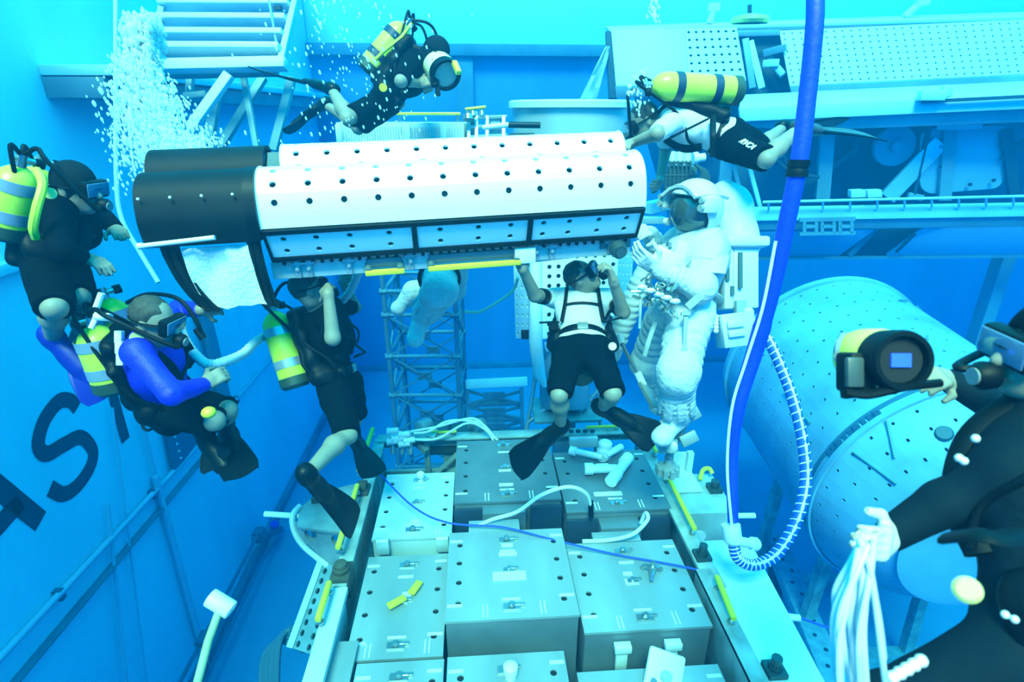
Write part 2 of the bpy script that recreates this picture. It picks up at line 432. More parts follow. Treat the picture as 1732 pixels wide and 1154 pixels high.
# black front frame and the three lower panels, leaning back towards the bottom
def LO(x, t, off=0.0):
    """point on the lower face, t = 0 at its top edge, 1 at its bottom"""
    n = (b_u * 0.19 + b_v * -0.11).normalized()
    return BX(x, -0.11 * t, -0.005 - 0.195 * t) + n * off
mb = MB(); nrm = (LO(0, 0, 1) - LO(0, 0, 0))
def strip(x0, x1, t0, t1, th=0.016): mb.prism([LO(x0, t0), LO(x1, t0), LO(x1, t1), LO(x0, t1)], nrm * th)
strip(0, b_len, 0, 0.13); strip(0, b_len, 0.87, 1.0)
cuts = [0.0, 0.373, 0.682, 1.0]
for c in cuts: strip(max(0, c * b_len - .015), min(b_len, c * b_len + .015), 0.13, 0.87)
mb.build('front_frame', M_frame, array_box, smooth=0)
for a, b in zip(cuts, cuts[1:]):
    x0, x1 = a * b_len + .015, b * b_len - .015
    cw = b_len / 12; x_first = 0.5 * cw
    xs_c = [cw * (i + .5) for i in range(12) if x0 < cw * (i + .5) < x1]
    xs = [x0] + [(p + q) / 2 for p, q in zip(xs_c, xs_c[1:])] + [x1]
    mb = MB()
    perforated(mb, lambda x, s: (LO(x, s, 0.004), -nrm), xs, [0.13, 0.5, 0.87], 0.0165, depth=0.012)
    # radius is in x metres but t units in s: rebuild with metric s
    mb = MB(); HT = (LO(0, 1) - LO(0, 0)).length
    perforated(mb, lambda x, s: (LO(x, s / HT, 0.004), -nrm), xs, [0.13 * HT, 0.5 * HT, 0.87 * HT], 0.0165, depth=0.012)
    mb.build('lower_panel', mat('box_panel', (0.90, 0.94, 0.94), 0.35), array_box, smooth=0, recalc=False)
# black end bulkheads
for x in (-0.004, b_len - 0.008):
    mb = MB(); mb.prism([BX(x, u, v) for u, v in core], b_ax * 0.012); mb.build('end_plate', M_frame, array_box, smooth=0)
# little dark keyhole slots along the lid tops
mb = MB()
for k in range(6):
    for g, L, sh in ((g1, L1, .84), (g2, L2, .55)):
        x = b_len * (k + .6) / 6.3; u, v, tu, tv = g(L * sh); nrm2 = (b_u * tv - b_v * tu)
        mb.box(BX(x, u, v) + nrm2 * .001, (0.03, 0.008, 0.004), (b_ax, b_u * tu + b_v * tv, nrm2))
tag(mb.build('slot', M_frame, array_box, smooth=0), kind='stuff')

# ---------------------------------------------------------------- beam under the box with its yellow handrails
beam = thing('support_beam', 'grey channel beam with yellow handrails fixed under the white box', 'beam', BX(b_len / 2, -.2, -.28))
M_beam = mat('beam_grey', (0.62, 0.68, 0.68), 0.45, 0.05, vary=0.12, scale=4)
u0, u1, v0, v1 = -0.17, -0.42, -0.325, -0.225
mb = MB()
mb.prism([BX(-.03, u0, v1), BX(-.03, u0, v0), BX(-.03, u1, v0), BX(-.03, u1, v1)], b_ax * (b_len + .02)); mb.build('channel', M_beam, beam, bevel=.006)
mb = MB()
for k in range(40): 
    c = BX(.05 + k * (b_len - .1) / 39, u0 + .004, v1 - .006); mb.cyl(c - b_u * .004, c + b_u * .012, .011, n=8)
tag(mb.build('bolt_row', M_frame, beam), kind='stuff')
def handrail(a, b, parent, off, r=.014, mat_=None, post=True, flat=1.0, name='handrail'):
    """yellow grab bar from a to b standing off by vector off"""
    a, b = V(a), V(b); d = (b - a).normalized()
    o = MB().tube([a + off, a + off + d * .01, b + off - d * .01, b + off], [r * .8, r, r, r * .8], 10).build(name, mat_ or M_yellow, parent)
    if post:
        for p in (a + d * .03, b - d * .03):
            mb = MB(); mb.cyl(p, p + off, .010, n=8); mb.cyl(p, p + off * .2, .022, n=10); mb.build('post', M_steel, o)
    return o
M_gap = mat('handrail_backing', (0.12, 0.2, 0.22), 0.5, 0.3)
for xa, xb in ((0.235 * b_len, 0.33 * b_len), (0.405 * b_len, 0.655 * b_len)):
    mb = MB(); mb.bar(BX(xa, u0 + .012, v0 + .065), BX(xb, u0 + .012, v0 + .065), .05, .028, b_u); mb.build('backing_tube', M_gap, beam, bevel=.01)
    o = MB().bar(BX(xa - .01, u0 + .05, v0 + .012), BX(xb + .015, u0 + .05, v0 + .012), .034, .03, b_u).build('handrail', M_yellow, beam, bevel=.008)
    for q in (xa + .01, xb - .01):
        MB().cyl(BX(q, u0, v0 + .05), BX(q, u0 + .055, v0 + .02), .022, n=10).build('post', M_gap, o)
# plates, brackets and the round fitting at the right end
mb = MB()
mb.box(BX(.675 * b_len, u0 + .03, v0 + .05), (.13, .05, .10), (b_ax, b_u, b_v)); mb.build('clamp_block', M_white, beam, bevel=.008)
for x in (.055, .085, .19, .355, .71, .755, .93):
    mb = MB(); mb.box(BX(x * b_len, u0 + .01, v0 + .06), (.03, .03, .11), (b_ax, b_u, b_v)); mb.cyl(BX(x * b_len, u0, v0 + .06), BX(x * b_len, u0 + .04, v0 + .06), .012, n=10)
    mb.box(BX(x * b_len, u0 + .02, v0 + .09), (.07, .02, .015), (b_ax, b_u, b_v)); mb.build('bracket', M_alu, beam, bevel=.003)
mb = MB(); c = BX(.945 * b_len, u0 + .05, v0 + .06)
mb.cyl(c, c + b_u * .06 - b_v * .02, .055, .045, 18); mb.cyl(c + b_u * .055 - b_v * .02, c + b_u * .075 - b_v * .02, .03, n=14); mb.build('round_fitting', mat('fitting_dark', (.05, .10, .11), .4, .4), beam)
mb = MB(); mb.bar(BX(.90 * b_len, u0 - .02, v0 + .08), BX(b_len - .01, u0 - .02, v0 + .08), .07, .05, b_u); mb.build('end_plate', M_gap, beam, bevel=.005)
MB().bar(BX(.60 * b_len, u0 - .05, v0 - .0), BX(.93 * b_len, u0 - .05, v0 + .03), .05, .07, b_u).build('lower_rail', M_beam, beam, bevel=.005)

# ---------------------------------------------------------------- black fabric roll to the left
roll = thing('black_roll', 'black rounded fabric cover sticking out left of the white box', 'equipment cover', BX(-.3, -.2, .0))
M_roll = mat('black_fabric', (0.001, 0.006, 0.008), 0.6, spec=.22, vary=0.5, scale=5)
pb = smooth2([(-0.02, -0.06), (0.0, 0.05), (-0.012, 0.13), (-0.04, 0.205), (-0.09, 0.255), (-0.16, 0.28), (-0.25, 0.275), (-.30, .25)])
def rollmesh(x0, x1, prof, du=0, dv=0, th=.02):
    mb = MB(); mb.sheet([[BX(lerp(x0, x1, i / 6), u + du, v + dv) for u, v in prof] for i in range(7)], th); return mb
rollmesh(-.585, -.05, pb).build('cover', M_roll, roll)
rollmesh(-.055, .0, pb, .012, .006).build('seam_band', M_frame, roll)
MB().prism([BX(-.58, u, v) for u, v in pb] + [BX(-.58, -.30, -.06)], b_ax * .01).build('end_cap', M_roll, roll, smooth=0)
mb = MB()
for k in range(4): mb.sphere(BX(-.55 + k * .15, .016, .19 - k * .0), .008, 8)
tag(mb.build('snap', M_white, roll), kind='stuff')
rollmesh(-.62, -.0, [(u * .9 - .30, v + .10) for u, v in pb[8:]], 0, 0).build('rear_cover', M_roll, roll)
# hanging straps and cloth
def drop(x0, x1, top, bot, sway, th=.012, n=8, wav=0.0):
    rows = []
    for i in range(n + 1):
        t = i / n; v = lerp(top, bot, t); sh = sway * t * t
        rows.append([BX(lerp(x0, x1, j / 6) + sh, -.03 + .012 * math.sin(j * 2.1 + t * 3) + wav * math.sin(j * 1.3 + 5 * t), v + (wav * .6 * math.sin(j * 2.7) if i == n else 0)) for j in range(7)])
    return MB().sheet(rows, th)
drop(-.52, -.43, -.06, -.44, .13).build('hanging_strap', M_roll, roll)
drop(-.085, -.02, -.06, -.44, .03).build('hanging_strap', M_roll, roll)
cl = drop(-.42, -.085, -.08, -.425, .05, .004, 10, .012).build('white_cloth', mat('cloth_white', (.72, .76, .76), .8, bump=.4, bscale=60), array_box)
tag(cl, 'white cloth hanging in front of the black straps left of the array box', 'cloth'); cl.parent = None; cl.location = V(array_box.location)
mb = MB(); mb.cyl(BX(-.60, .03, -.045), BX(-.22, .05, -.02), .013, n=12); mb.cyl(BX(-.605, .03, -.045), BX(-.58, .031, -.043), .017, n=12)
tag(mb.build('support_rod', M_white), 'thin silver rod lying under the black fabric cover', 'rod')
# ---------------------------------------------------------------- the pallet with its rows of steel boxes
M_rail = mat('rail_painted', (0.42, 0.46, 0.42), 0.5, 0.25, vary=0.35, scale=6)
M_railw = mat('rail_white', (0.66, 0.70, 0.68), 0.5, vary=0.2, scale=3)
M_boxm = mat('box_steel', (0.40, 0.43, 0.43), 0.42, 0.35, vary=0.22, scale=3.0, stretch=(1, 0.3, 1))
M_boxl = mat('box_pale', (0.58, 0.63, 0.60), 0.45, 0.2, vary=0.15, scale=3.0)
M_boxd = mat('box_dark', (0.17, 0.20, 0.22), 0.45, 0.3, vary=0.2, scale=3.0)
M_navy = mat('box_navy_panel', (0.02, 0.04, 0.07), 0.5)
M_lab = mat('label_plate', (0.72, 0.76, 0.76), 0.5)
ZR = 5.05
pallet = thing('equipment_pallet', 'long grey open pallet frame carrying the steel boxes', 'pallet', (0.28, 3.0, 4.4))
def yb(name, x0, x1, y0, y1, z0, z1, m, parent, bevel=.006):
    return MB().box(((x0 + x1) / 2, (y0 + y1) / 2, (z0 + z1) / 2), (x1 - x0, y1 - y0, z1 - z0)).build(name, m, parent, bevel=bevel)
yb('bottom_plate', -.92, 1.5, .6, 4.5, 4.42, 4.46, M_boxd, pallet)
# left rail: an upright plate with top flange, wider and whiter near the camera
mb = MB(); mb.box((-.93, 3.63, 4.75), (.045, 1.75, .6)); mb.box((-.915, 3.63, 5.035), (.10, 1.75, .03)); mb.box((-.9, 3.63, 4.6), (.10, 1.75, .03))
mb.build('side_rail', M_rail, pallet, bevel=.004)
mb = MB(); mb.box((-.90, 1.68, 4.75), (.05, 2.1, .6)); mb.box((-.905, 1.68, 5.04), (.11, 2.12, .045)); mb.build('side_rail', M_railw, pallet, bevel=.006)
mb = MB(); mb.box((-.915, 2.86, 5.0), (.12, .16, .16)); mb.cyl((-.915, 2.86, 5.05), (-.915, 2.86, 5.14), .042, n=12); mb.cyl((-.915, 2.86, 5.08), (-.915, 2.86, 5.11), .055, n=12)
mb.build('rail_joint', mat('rusty_fitting', (.10, .09, .06), .6, .4, vary=.4), pallet, bevel=.004)
mb = MB(); mb.box((-.935, 3.72, 5.02), (.10, .13, .12)); mb.box((-.935, 3.72, 5.1), (.07, .09, .05)); mb.build('rail_joint', mat('rusty_fitting', (.1, .09, .06)), pallet, bevel=.004)
# right rail
mb = MB(); mb.box((1.485, 3.55, 4.75), (.045, 1.9, .6)); mb.box((1.46, 3.55, 5.03), (.12, 1.9, .035)); mb.build('side_rail', M_rail, pallet, bevel=.004)
mb = MB(); mb.box((1.40, 1.6, 4.78), (.05, 2.3, .55)); mb.box((1.425, 1.6, 5.04), (.1, 2.3, .03)); mb.build('side_rail', M_rail, pallet, bevel=.004)
mb = MB(); mb.prism([(1.47, 3.02, 4.98), (1.86, 3.02, 4.98), (1.66, .6, 4.98), (1.40, .6, 4.98)], (0, 0, .06)); mb.build('side_shelf', M_railw, pallet, bevel=.006)
mb = MB(); mb.prism([(1.62, 3.0, 4.6), (1.83, 3.0, 4.6), (1.64, .62, 4.6), (1.42, .62, 4.6)], (0, 0, .38)); mb.build('shelf_web', M_rail, pallet, bevel=.006)
# rear beam
mb = MB(); mb.box((.29, 4.52, 5.0), (2.46, .06, .10)); mb.box((.29, 4.48, 5.055), (2.46, .12, .02)); mb.box((.29, 4.54, 4.62), (2.46, .04, .10)); mb.build('rear_beam', M_rail, pallet, bevel=.004)
for x in (-.5, .0, .6, 1.1): MB().box((x, 4.5, 4.8), (.05, .05, .4)).build('upright', M_rail, pallet, bevel=.004)
mb = MB(); mb.bar((-.55, 4.46, 4.55), (-.1, 4.46, 5.0), .03, .03); mb.build('brace', M_rail, pallet)
# handrails along the rails
for a, b in (((-.985, 3.86, 5.09), (-.975, 4.5, 5.10)), ((-.955, 2.98, 5.10), (-.955, 3.66, 5.10)), ((-.945, 2.42, 5.09), (-.945, 2.70, 5.09))):
    handrail(a, b, pallet, V((0, 0, .055)), .02, flat=1.0)
for a, b in (((1.475, 3.05, 5.06), (1.485, 3.72, 5.06)), ((1.425, 2.30, 5.06), (1.455, 2.62, 5.06)), ((1.50, 4.02, 5.06), (1.51, 4.40, 5.06))):
    handrail(a, b, pallet, V((0, 0, .055)), .019)
for a, b in (((-.45, 4.50, 5.07), (-.22, 4.50, 5.07)), ((.98, 4.50, 5.07), (1.3, 4.50, 5.07))): handrail(a, b, pallet, V((0, -.01, .03)), .014)
# bolts on the right rail
for x, y in ((1.46, 2.86), (1.53, 2.02)):
    mb = MB(); mb.box((x, y, 5.06), (.10, .10, .03)); mb.cyl((x, y, 5.06), (x, y, 5.15), .028, n=8); mb.cyl((x, y, 5.07), (x, y, 5.10), .038, n=6); mb.build('rail_bolt', mat('bolt_dark', (.05, .08, .08), .4, .6), pallet)
# support legs down to the pool floor
for x, y in ((-.85, .9), (1.4, .9), (-.85, 4.4), (1.4, 4.4)):
    mb = MB(); mb.box((x, y, 2.21), (.12, .12, 4.42)); mb.box((x, y, .02), (.35, .35, .04)); mb.build('support_leg', M_rail, pallet)
mb = MB()
for y in (.9, 4.4): mb.bar((-.85, y, 2.2), (1.4, y, 2.2), .08, .08)
for x in (-.85, 1.4): mb.bar((x, .9, 2.2), (x, 4.4, 2.2), .08, .08)
mb.build('leg_brace', M_rail, pallet)

# left wing bracket (curved plate with two big holes) and right wing block
M_wing = mat('wing_bracket', (0.30, 0.37, 0.36), 0.5, 0.3, vary=0.3, scale=5)
wing = thing('wing_bracket', 'curved grey bracket with two round holes on the left side of the pallet', 'bracket', (-1.2, 3.5, 4.7))
mb = MB(); out = []
zt = 5.0
pts = [(-.96, 3.92), (-1.30, 3.80), (-1.40, 3.62), (-1.36, 3.40), (-.96, 3.30)]
mb.prism([V((x, y, zt)) for x, y in pts], (0, 0, -.03)); mb.build('top_plate', M_wing, wing, bevel=.004)
# front face with holes facing the camera
fa, fb = V((-1.39, 3.46, zt)), V((-.96, 3.30, zt)); fx = (fb - fa).normalized(); W_ = (fb - fa).length
def wf(x, s): return fa + fx * x + V((0, 0, -s)) , V((0.3, 1, 0)).normalized()
mb = MB(); perforated(mb, wf, [.0, .24, W_], [0.0, .20], .055, depth=.03); 
mb.prism([wf(0.08, .2)[0], wf(W_, .2)[0], wf(W_, .52)[0], wf(.24, .34)[0]], (0.01, .03, 0)); mb.build('front_plate', M_wing, wing, recalc=False, smooth=30)
mb = MB(); mb.tube(spline([(-1.40, 3.62, zt + .01), (-1.425, 3.52, zt), (-1.41, 3.47, zt - .10), (-1.35, 3.44, zt - .22), (-1.2, 3.40, zt - .36), (-.98, 3.33, zt - .52)], 6), .022, 8, ref=(0, 1, 0)); mb.build('flange', M_railw, wing)
mb = MB(); mb.cyl((-1.38, 3.55, zt - .03), (-1.66, 3.60, zt - .035), .022, n=12); mb.build('pin', M_white, wing)
mb = MB(); mb.box((-1.27, 3.70, zt + .02), (.10, .09, .05)); mb.cyl((-1.27, 3.70, zt + .03), (-1.27, 3.70, zt + .08), .03, n=10); mb.build('latch', mat('rusty_fitting', (.1, .09, .06)), wing, bevel=.003)
block = thing('rail_block', 'pale grey square block with a white pin on the right pallet rail', 'bracket', (1.7, 3.5, 4.8))
mb = MB(); mb.box((1.72, 3.60, 4.82), (.42, .50, .36)); mb.build('body', mat('block_grey', (.42, .50, .46), .5, .2, vary=.25, scale=5), block, bevel=.01)
mb = MB(); mb.cyl((1.93, 3.45, 4.88), (2.13, 3.44, 4.88), .022, n=12); mb.build('pin', M_white, block)
mb = MB(); mb.cyl((1.66, 3.352, 4.78), (1.66, 3.345, 4.78), .055, n=16); mb.build('round_boss', M_lab, block)
mb = MB(); mb.box((1.56, 3.86, 5.1), (.05, .05, .22)); mb.box((1.73, 3.86, 5.1), (.05, .05, .22)); mb.box((1.645, 3.74, 5.015), (.22, .30, .02)); mb.box((1.645, 3.89, 5.09), (.22, .02, .2)); mb.build('cradle', M_railw, block, bevel=.004)
mb = MB(); mb.cyl((1.86, 3.62, 5.0), (1.86, 3.62, 5.09), .035, n=8); mb.box((1.86, 3.62, 5.02), (.1, .1, .04)); mb.build('clamp_bolt', mat('bolt_dark', (.05, .08, .08)), block)
MB().tube(spline([(1.78, 3.72, 5.03), (1.82, 3.78, 5.08), (1.88, 3.80, 5.08), (1.90, 3.77, 5.05)], 5), .018, 8).build('yellow_strap', M_yellow, block)

# --- steel boxes
def steel_box(label, x0, x1, y0, y1, zb, zt, top_m, front_m, holes=(.085, 4), kind='grey', feet=None, fit=True, hx=None, marks=True):
    o = thing('steel_box', label, 'box', ((x0 + x1) / 2, (y0 + y1) / 2, zb), 'steel boxes on the pallet')
    hm, nr = holes
    mb = MB(); mb.box(((x0 + x1) / 2, (y0 + y1) / 2, (zb + zt) / 2 - .01), (x1 - x0 - .012, y1 - y0 - .012, zt - zb - .02)); mb.build('body', front_m, o, bevel=.004)
    f = lambda x, s: (V((x, s, zt)), V((0, 0, -1)))
    xs = [x0, x0 + 2 * hm, x1 - 2 * hm, x1]; yy = [y0, y0 + (y1 - y0) * .06] + [y0 + (y1 - y0) * (.06 + .88 * (k + 1) / nr) for k in range(nr)] + [y1]
    mb = MB(); n = len(yy) - 1
    perforated(mb, f, xs, yy, .019, depth=.010, skip=lambda i, j: i == 1 or j in (0, n - 1))
    # plate sides
    for a, b in (((x0, y0), (x1, y0)), ((x1, y0), (x1, y1)), ((x1, y1), (x0, y1)), ((x0, y1), (x0, y0))):
        mb.add([(a[0], a[1], zt), (b[0], b[1], zt), (b[0], b[1], zt - .018), (a[0], a[1], zt - .018)], [(0, 3, 2, 1)])
    mb.build('top_plate', top_m, o, smooth=30, recalc=False)
    mb = MB(); mb.box(((x0 + x1) / 2, (y0 + y1) / 2, zt - .016), (x1 - x0 - .03, y1 - y0 - .03, .004)); mb.build('hole_backing', M_dark, o)
    mx, my = (x0 + x1) / 2, (y0 + y1) / 2
    if fit:
        for y in (y0 + .08, my, y1 - .10):
            mb = MB(); k = 1 if y != my else .7
            mb.box((mx, y, zt + .006), (.10 * k, .045 * k, .012)); mb.cyl((mx, y, zt), (mx, y, zt + .04 * k), .014, n=8); mb.cyl((mx, y, zt + .018), (mx, y, zt + .03), .022 * k, n=6)
            mb.box((mx + .03, y + .012, zt + .01), (.09 * k, .014, .012)); mb.build('latch', M_steel, o)
    if marks:
        rs = random.Random(int(x0 * 100 + y0 * 977)); mb = MB()
        for cx_, cy_, a, b in ((x0 + .055, y0 + .11, .09, .02), (x1 - .055, y0 + .15, .09, .02), (x0 + .05, y1 - .09, .08, .02), (x1 - .05, y1 - .07, .08, .02),
                               (mx - .17, y0 + .06, .008, .09), (mx - .145, y0 + .06, .008, .09), (mx + .17, y0 + .07, .008, .09), (mx + .195, y0 + .07, .008, .09), (mx, y1 - .2, .10, .022), (mx + .0, y0 + .14, .11, .018)):
            mb.box((cx_, cy_, zt + .002), (a, b, .003))
        tag(mb.build('stencil_mark', M_lab, o, smooth=0), kind='stuff')
    if feet:
        for fx_ in feet:
            mb = MB(); mb.box((fx_, y0 - .02, zt - .05), (.09, .05, .10)); mb.cyl((fx_ - .045, y0 - .02, zt), (fx_ + .045, y0 - .02, zt), .025, n=10); mb.build('lug', top_m, o, bevel=.006)
    return o
zb = 4.47
b1 = steel_box('big pale grey steel box standing tallest in the middle of the pallet', -.232, .552, 2.40, 3.14, zb, 5.10, M_boxm, M_boxd, (.075, 4))
b2 = steel_box('grey steel box right of the tall middle box, a small metal fitting on its lid', .575, 1.34, 2.36, 3.09, zb, 5.0, M_boxm, M_boxd, (.08, 4))
b3 = steel_box('grey steel box left of the tall middle box, yellow tags lying on its lid', -.80, -.245, 2.32, 3.13, zb, 4.93, M_boxm, M_boxd, (.06, 4))
b4 = steel_box('pale steel box with two front lugs at the back left, crossed by the blue cord', -.79, -.225, 3.22, 4.0, zb, 5.0, M_boxl, M_boxl, (.06, 4), feet=(-.71, -.29))
b5 = steel_box('dark grey steel box at the back middle, under the black swim fin', -.212, .60, 3.46, 4.32, zb, 5.10, M_boxd, M_boxd, (.085, 4))
b6 = steel_box('dark grey steel box at the back right, white pipe fittings lying on it', .625, 1.42, 3.36, 4.16, zb, 5.05, M_boxd, M_boxd, (.085, 4))
b7 = steel_box('front left steel box cut off by the bottom of the picture', -.72, -.235, 1.5, 2.285, zb, 4.95, M_boxm, M_boxd, (.06, 4))
b8 = steel_box('front middle steel box with a round white knob on top', -.215, .44, 1.5, 2.27, zb, 4.98, M_boxm, M_boxd, (.075, 4))
b9 = steel_box('front right steel box under the square white plate', .50, 1.30, 1.45, 2.17, zb, 4.93, M_boxm, M_boxd, (.085, 4))
b10 = steel_box('narrow grey steel box against the left rail at the bottom edge', -.865, -.735, 1.5, 2.42, zb, 4.97, M_boxm, M_boxd, (.03, 1), fit=False, marks=False)
# navy corner panels on the fronts of the back boxes, stepped tops
for bx, x0, x1, y, zt_ in ((b5, -.212, .03, 3.44, 5.06), (b5, .36, .60, 3.44, 5.06), (b6, .625, .86, 3.34, 5.0), (b6, 1.17, 1.42, 3.34, 5.0)):
    MB().box(((x0 + x1) / 2, y, zt_ - .16), (x1 - x0, .025, .32)).build('corner_panel', M_navy, bx, bevel=.003)
MB().box((.16, 3.40, 4.98), (.32, .10, .20)).build('front_step', M_boxd, b5, bevel=.006)
MB().box((1.01, 3.29, 4.90), (.30, .12, .20)).build('front_step', M_boxd, b6, bevel=.006)
MB().box((.08, 3.20, 5.06), (.36, .12, .08)).build('rear_step', M_boxm, b1, bevel=.006)
MB().box((.95, 3.14, 4.97), (.34, .12, .06)).build('rear_step', M_boxm, b2, bevel=.006)
mb = MB(); mb.box((1.0, 3.24, 4.95), (.11, .02, .03)); mb.build('handle', M_white, b6, bevel=.004)
for x in (.80, 1.10):
    mb = MB(); mb.box((x, 2.33, 4.90), (.10, .05, .05)); mb.box((x, 2.34, 4.80), (.07, .03, .16)); mb.build('lug', M_lab, b2, bevel=.005)
# label plates on the lids
def plate(box_, c, sx, sy): MB().box((c[0], c[1], c[2]), (sx, sy, .004)).build('label_plate', M_lab, box_, smooth=0)
plate(b1, (.16, 2.72, 5.103), .21, .075); plate(b1, (.16, 2.91, 5.103), .12, .03); plate(b1, (.16, 2.99, 5.103), .075, .03)
plate(b2, (.95, 2.72, 5.003), .085, .05); plate(b2, (.94, 2.79, 5.003), .06, .03); plate(b6, (.98, 3.56, 5.053), .22, .05); plate(b5, (.19, 3.66, 5.103), .11, .035); plate(b5, (.19, 3.85, 5.103), .1, .03)
plate(b3, (-.5, 2.78, 4.933), .06, .035); plate(b4, (-.5, 3.4, 5.003), .06, .03)
mb = MB(); mb.lathe((.13, 2.13, 4.98), (.13, 2.13, 5.08), [(0, .03), (.03, .028), (.04, .04), (.08, .04), (.095, .02)], 14); mb.build('knob', M_white, b8)
mb = MB(); mb.lathe((-.5, 3.90, 5.0), (-.5, 3.90, 5.08), [(0, .03), (.03, .02), (.04, .032), (.07, .032), (.08, .02)], 12); mb.build('knob', M_white, b4)

# --- loose things lying on the boxes
for a, b, l in (((-.60, 2.66, 4.962), (-.50, 2.73, 4.962), 'lower yellow tag lying on the steel box at the left'), ((-.47, 2.76, 4.955), (-.42, 2.86, 4.955), 'upper yellow tag lying on the steel box at the left')):
    o = tag(MB().bar(a, b, .05, .018, V((0, 0, 1))).build('yellow_tag', M_yellow, bevel=.006), l, 'tag', 'yellow tags on the box')
UPV = V((0, 0, 1))
wp = thing('white_plate', 'square white plate with a knob leaning on the front right box', 'plate', (.97, 1.98, 4.95))
q = [P(1105, 1093, 3.12), P(1167, 1115, 3.12), P(1160, 1154, 3.06), P(1085, 1154, 3.04)]; q2 = [p + (p - q[0]) * 0 for p in q]
ee = (q[1] - q[0]).normalized(); dn = (q[3] - q[0]).normalized(); nn = ee.cross(dn).normalized()
mb = MB(); c0 = q[0] + ee * .105 + dn * .125 ; mb.box(c0, (.21, .25, .03), (ee, dn - ee * dn.dot(ee), nn)); mb.build('plate', M_white, wp, bevel=.02)
mb = MB(); mb.cyl(c0 - nn * .02, c0 - nn * .05, .03, n=12); mb.build('knob', M_alu, wp)
# small tripod fitting
tf = thing('metal_fitting', 'small three-legged metal fitting standing on the grey box', 'fitting', (1.10, 2.78, 5.0))
mb = MB(); mb.cyl((1.10, 2.78, 5.0), (1.10, 2.78, 5.07), .025, n=10); mb.cyl((1.10, 2.78, 5.05), (1.10, 2.78, 5.10), .014, n=8); mb.build('post', M_steel, tf)
for a in (0.3, 2.4, 4.4):
    e = V((math.cos(a), math.sin(a), 0)); MB().tube([V((1.10, 2.78, 5.05)), V((1.10, 2.78, 5.04)) + e * .05, V((1.10, 2.78, 5.01)) + e * .075], [.012, .016, .012], 8).build('leg', M_steel, tf)
# white pipe fittings on the back right box
M_pipe = mat('pvc_white', (.70, .76, .76), .4)
pf_ = thing('pipe_fitting', 'white branching pipe assembly lying on the dark back right box', 'pipes', (1.0, 3.95, 5.05))
mb = MB()
def pp(x, y, dz=0.055): return PZ(x, y, 5.05) + V((0, 0, dz))
for a, b, r in (((968, 772), (1018, 783), .028), ((1018, 783), (1050, 765), .03), ((992, 803), (1042, 803), .038), ((1038, 818), (1060, 787), .042), ((1018, 783), (1018, 770), .05)):
    mb.cyl(pp(*a), pp(*b), r, n=14)
mb.build('pipe', M_pipe, pf_)
for a, b, r in (((964, 771), (974, 774), .04), ((988, 803), (1002, 803), .05), ((1032, 825), (1043, 811), .05), ((1054, 793), (1062, 783), .05)):
    MB().cyl(pp(*a), pp(*b), r, n=14).build('coupling', M_white, pf_)
mb = MB(); mb.cyl(pp(1022, 772, 0), pp(1022, 772, .13), .06, n=16); mb.sphere(pp(1022, 772, .13), .06, 14, (1, 1, .5)); mb.build('domed_cap', M_pipe, pf_)
# stub of cable on the white cables
# ---------------------------------------------------------------- big perforated cylinder module at the right
M_mod = mat('module_skin', (0.34, 0.49, 0.62), 0.5, vary=0.28, scale=1.2)
m_ax = ray(850, 60).normalized()                 # runs away from the camera
n1 = ray(1256, 720).cross(m_ax).normalized(); n2 = ray(1592, 547).cross(m_ax).normalized()
if n1.dot(ray(1450, 700)) < 0: n1 = -n1
if n2.dot(ray(1450, 700)) < 0: n2 = -n2
t1 = (ray(1256, 720) - m_ax * ray(1256, 720).dot(m_ax)).normalized(); t2 = (ray(1592, 547) - m_ax * ray(1592, 547).dot(m_ax)).normalized()
half = math.acos(max(-1, min(1, t1.dot(t2)))) / 2
m_dir = (t1 + t2).normalized(); m_R = 1.55
m_Q = CAM + m_dir * (m_R / math.sin(half))       # nearest point of the axis to the camera
m_up = m_ax.cross(m_dir).normalized()
if m_up.z < 0: m_up = -m_up
def MO(t, a, r=None):
    """point of the module: t along its axis, a round it (0 = towards the camera, 90 = up)"""
    r = m_R if r is None else r
    return m_Q + m_ax * t + (-m_dir * math.cos(a) + m_up * math.sin(a)) * r
def proj(p):
    d = p - CAM; z = d.dot(c_f); return CX + F_PX * d.dot(c_r) / z, CY - F_PX * d.dot(c_u) / z
# far end: its rim's highest pixel at y = 472; near ring: passes (1480, 715)
tf_ = min((abs(min(proj(MO(q * .05, R(g)))[1] for g in range(0, 181, 10)) - 474), q * .05) for q in range(20, 260))[1]
tn_ = min((min((V(proj(MO(q * .05, R(g)))) - V((1470, 722))).length for g in range(-60, 100, 5)), q * .05) for q in range(10, 160))[1]
module = thing('cylinder_module', 'huge pale blue perforated cylinder mock-up lying at the right', 'module', m_Q + m_ax * 4)
print('module', m_Q, round(m_R / math.sin(half), 2), 'far', tf_, 'near', tn_)
ncell = 40
a0, a1 = R(-130), R(230)
def mf(x, s): 
    p = MO(x, s / m_R); return p, (m_Q + m_ax * x - p).normalized()
nr_ = max(4, int((tf_ - tn_) / .27)); xs = [tn_ + (tf_ - tn_) * i / nr_ for i in range(nr_ + 1)]
ss = [m_R * (a0 + (a1 - a0) * j / ncell) for j in range(ncell + 1)]; ss_c = [m_R * (a1 - a0) * j / 36 for j in range(37)]
mb = MB(); perforated(mb, mf, xs, ss, .021, depth=.02, n=8); mb.build('perforated_skin', M_mod, module, smooth=60, recalc=False)
mb = MB(); mb.lathe(m_Q + m_ax * (tn_ + .01), m_Q + m_ax * tf_, [(0, m_R - .03), (tf_ - tn_ - .02, m_R - .03)], 48); mb.build('inner_core', mat('module_core', (.06, .12, .17), .8), module)
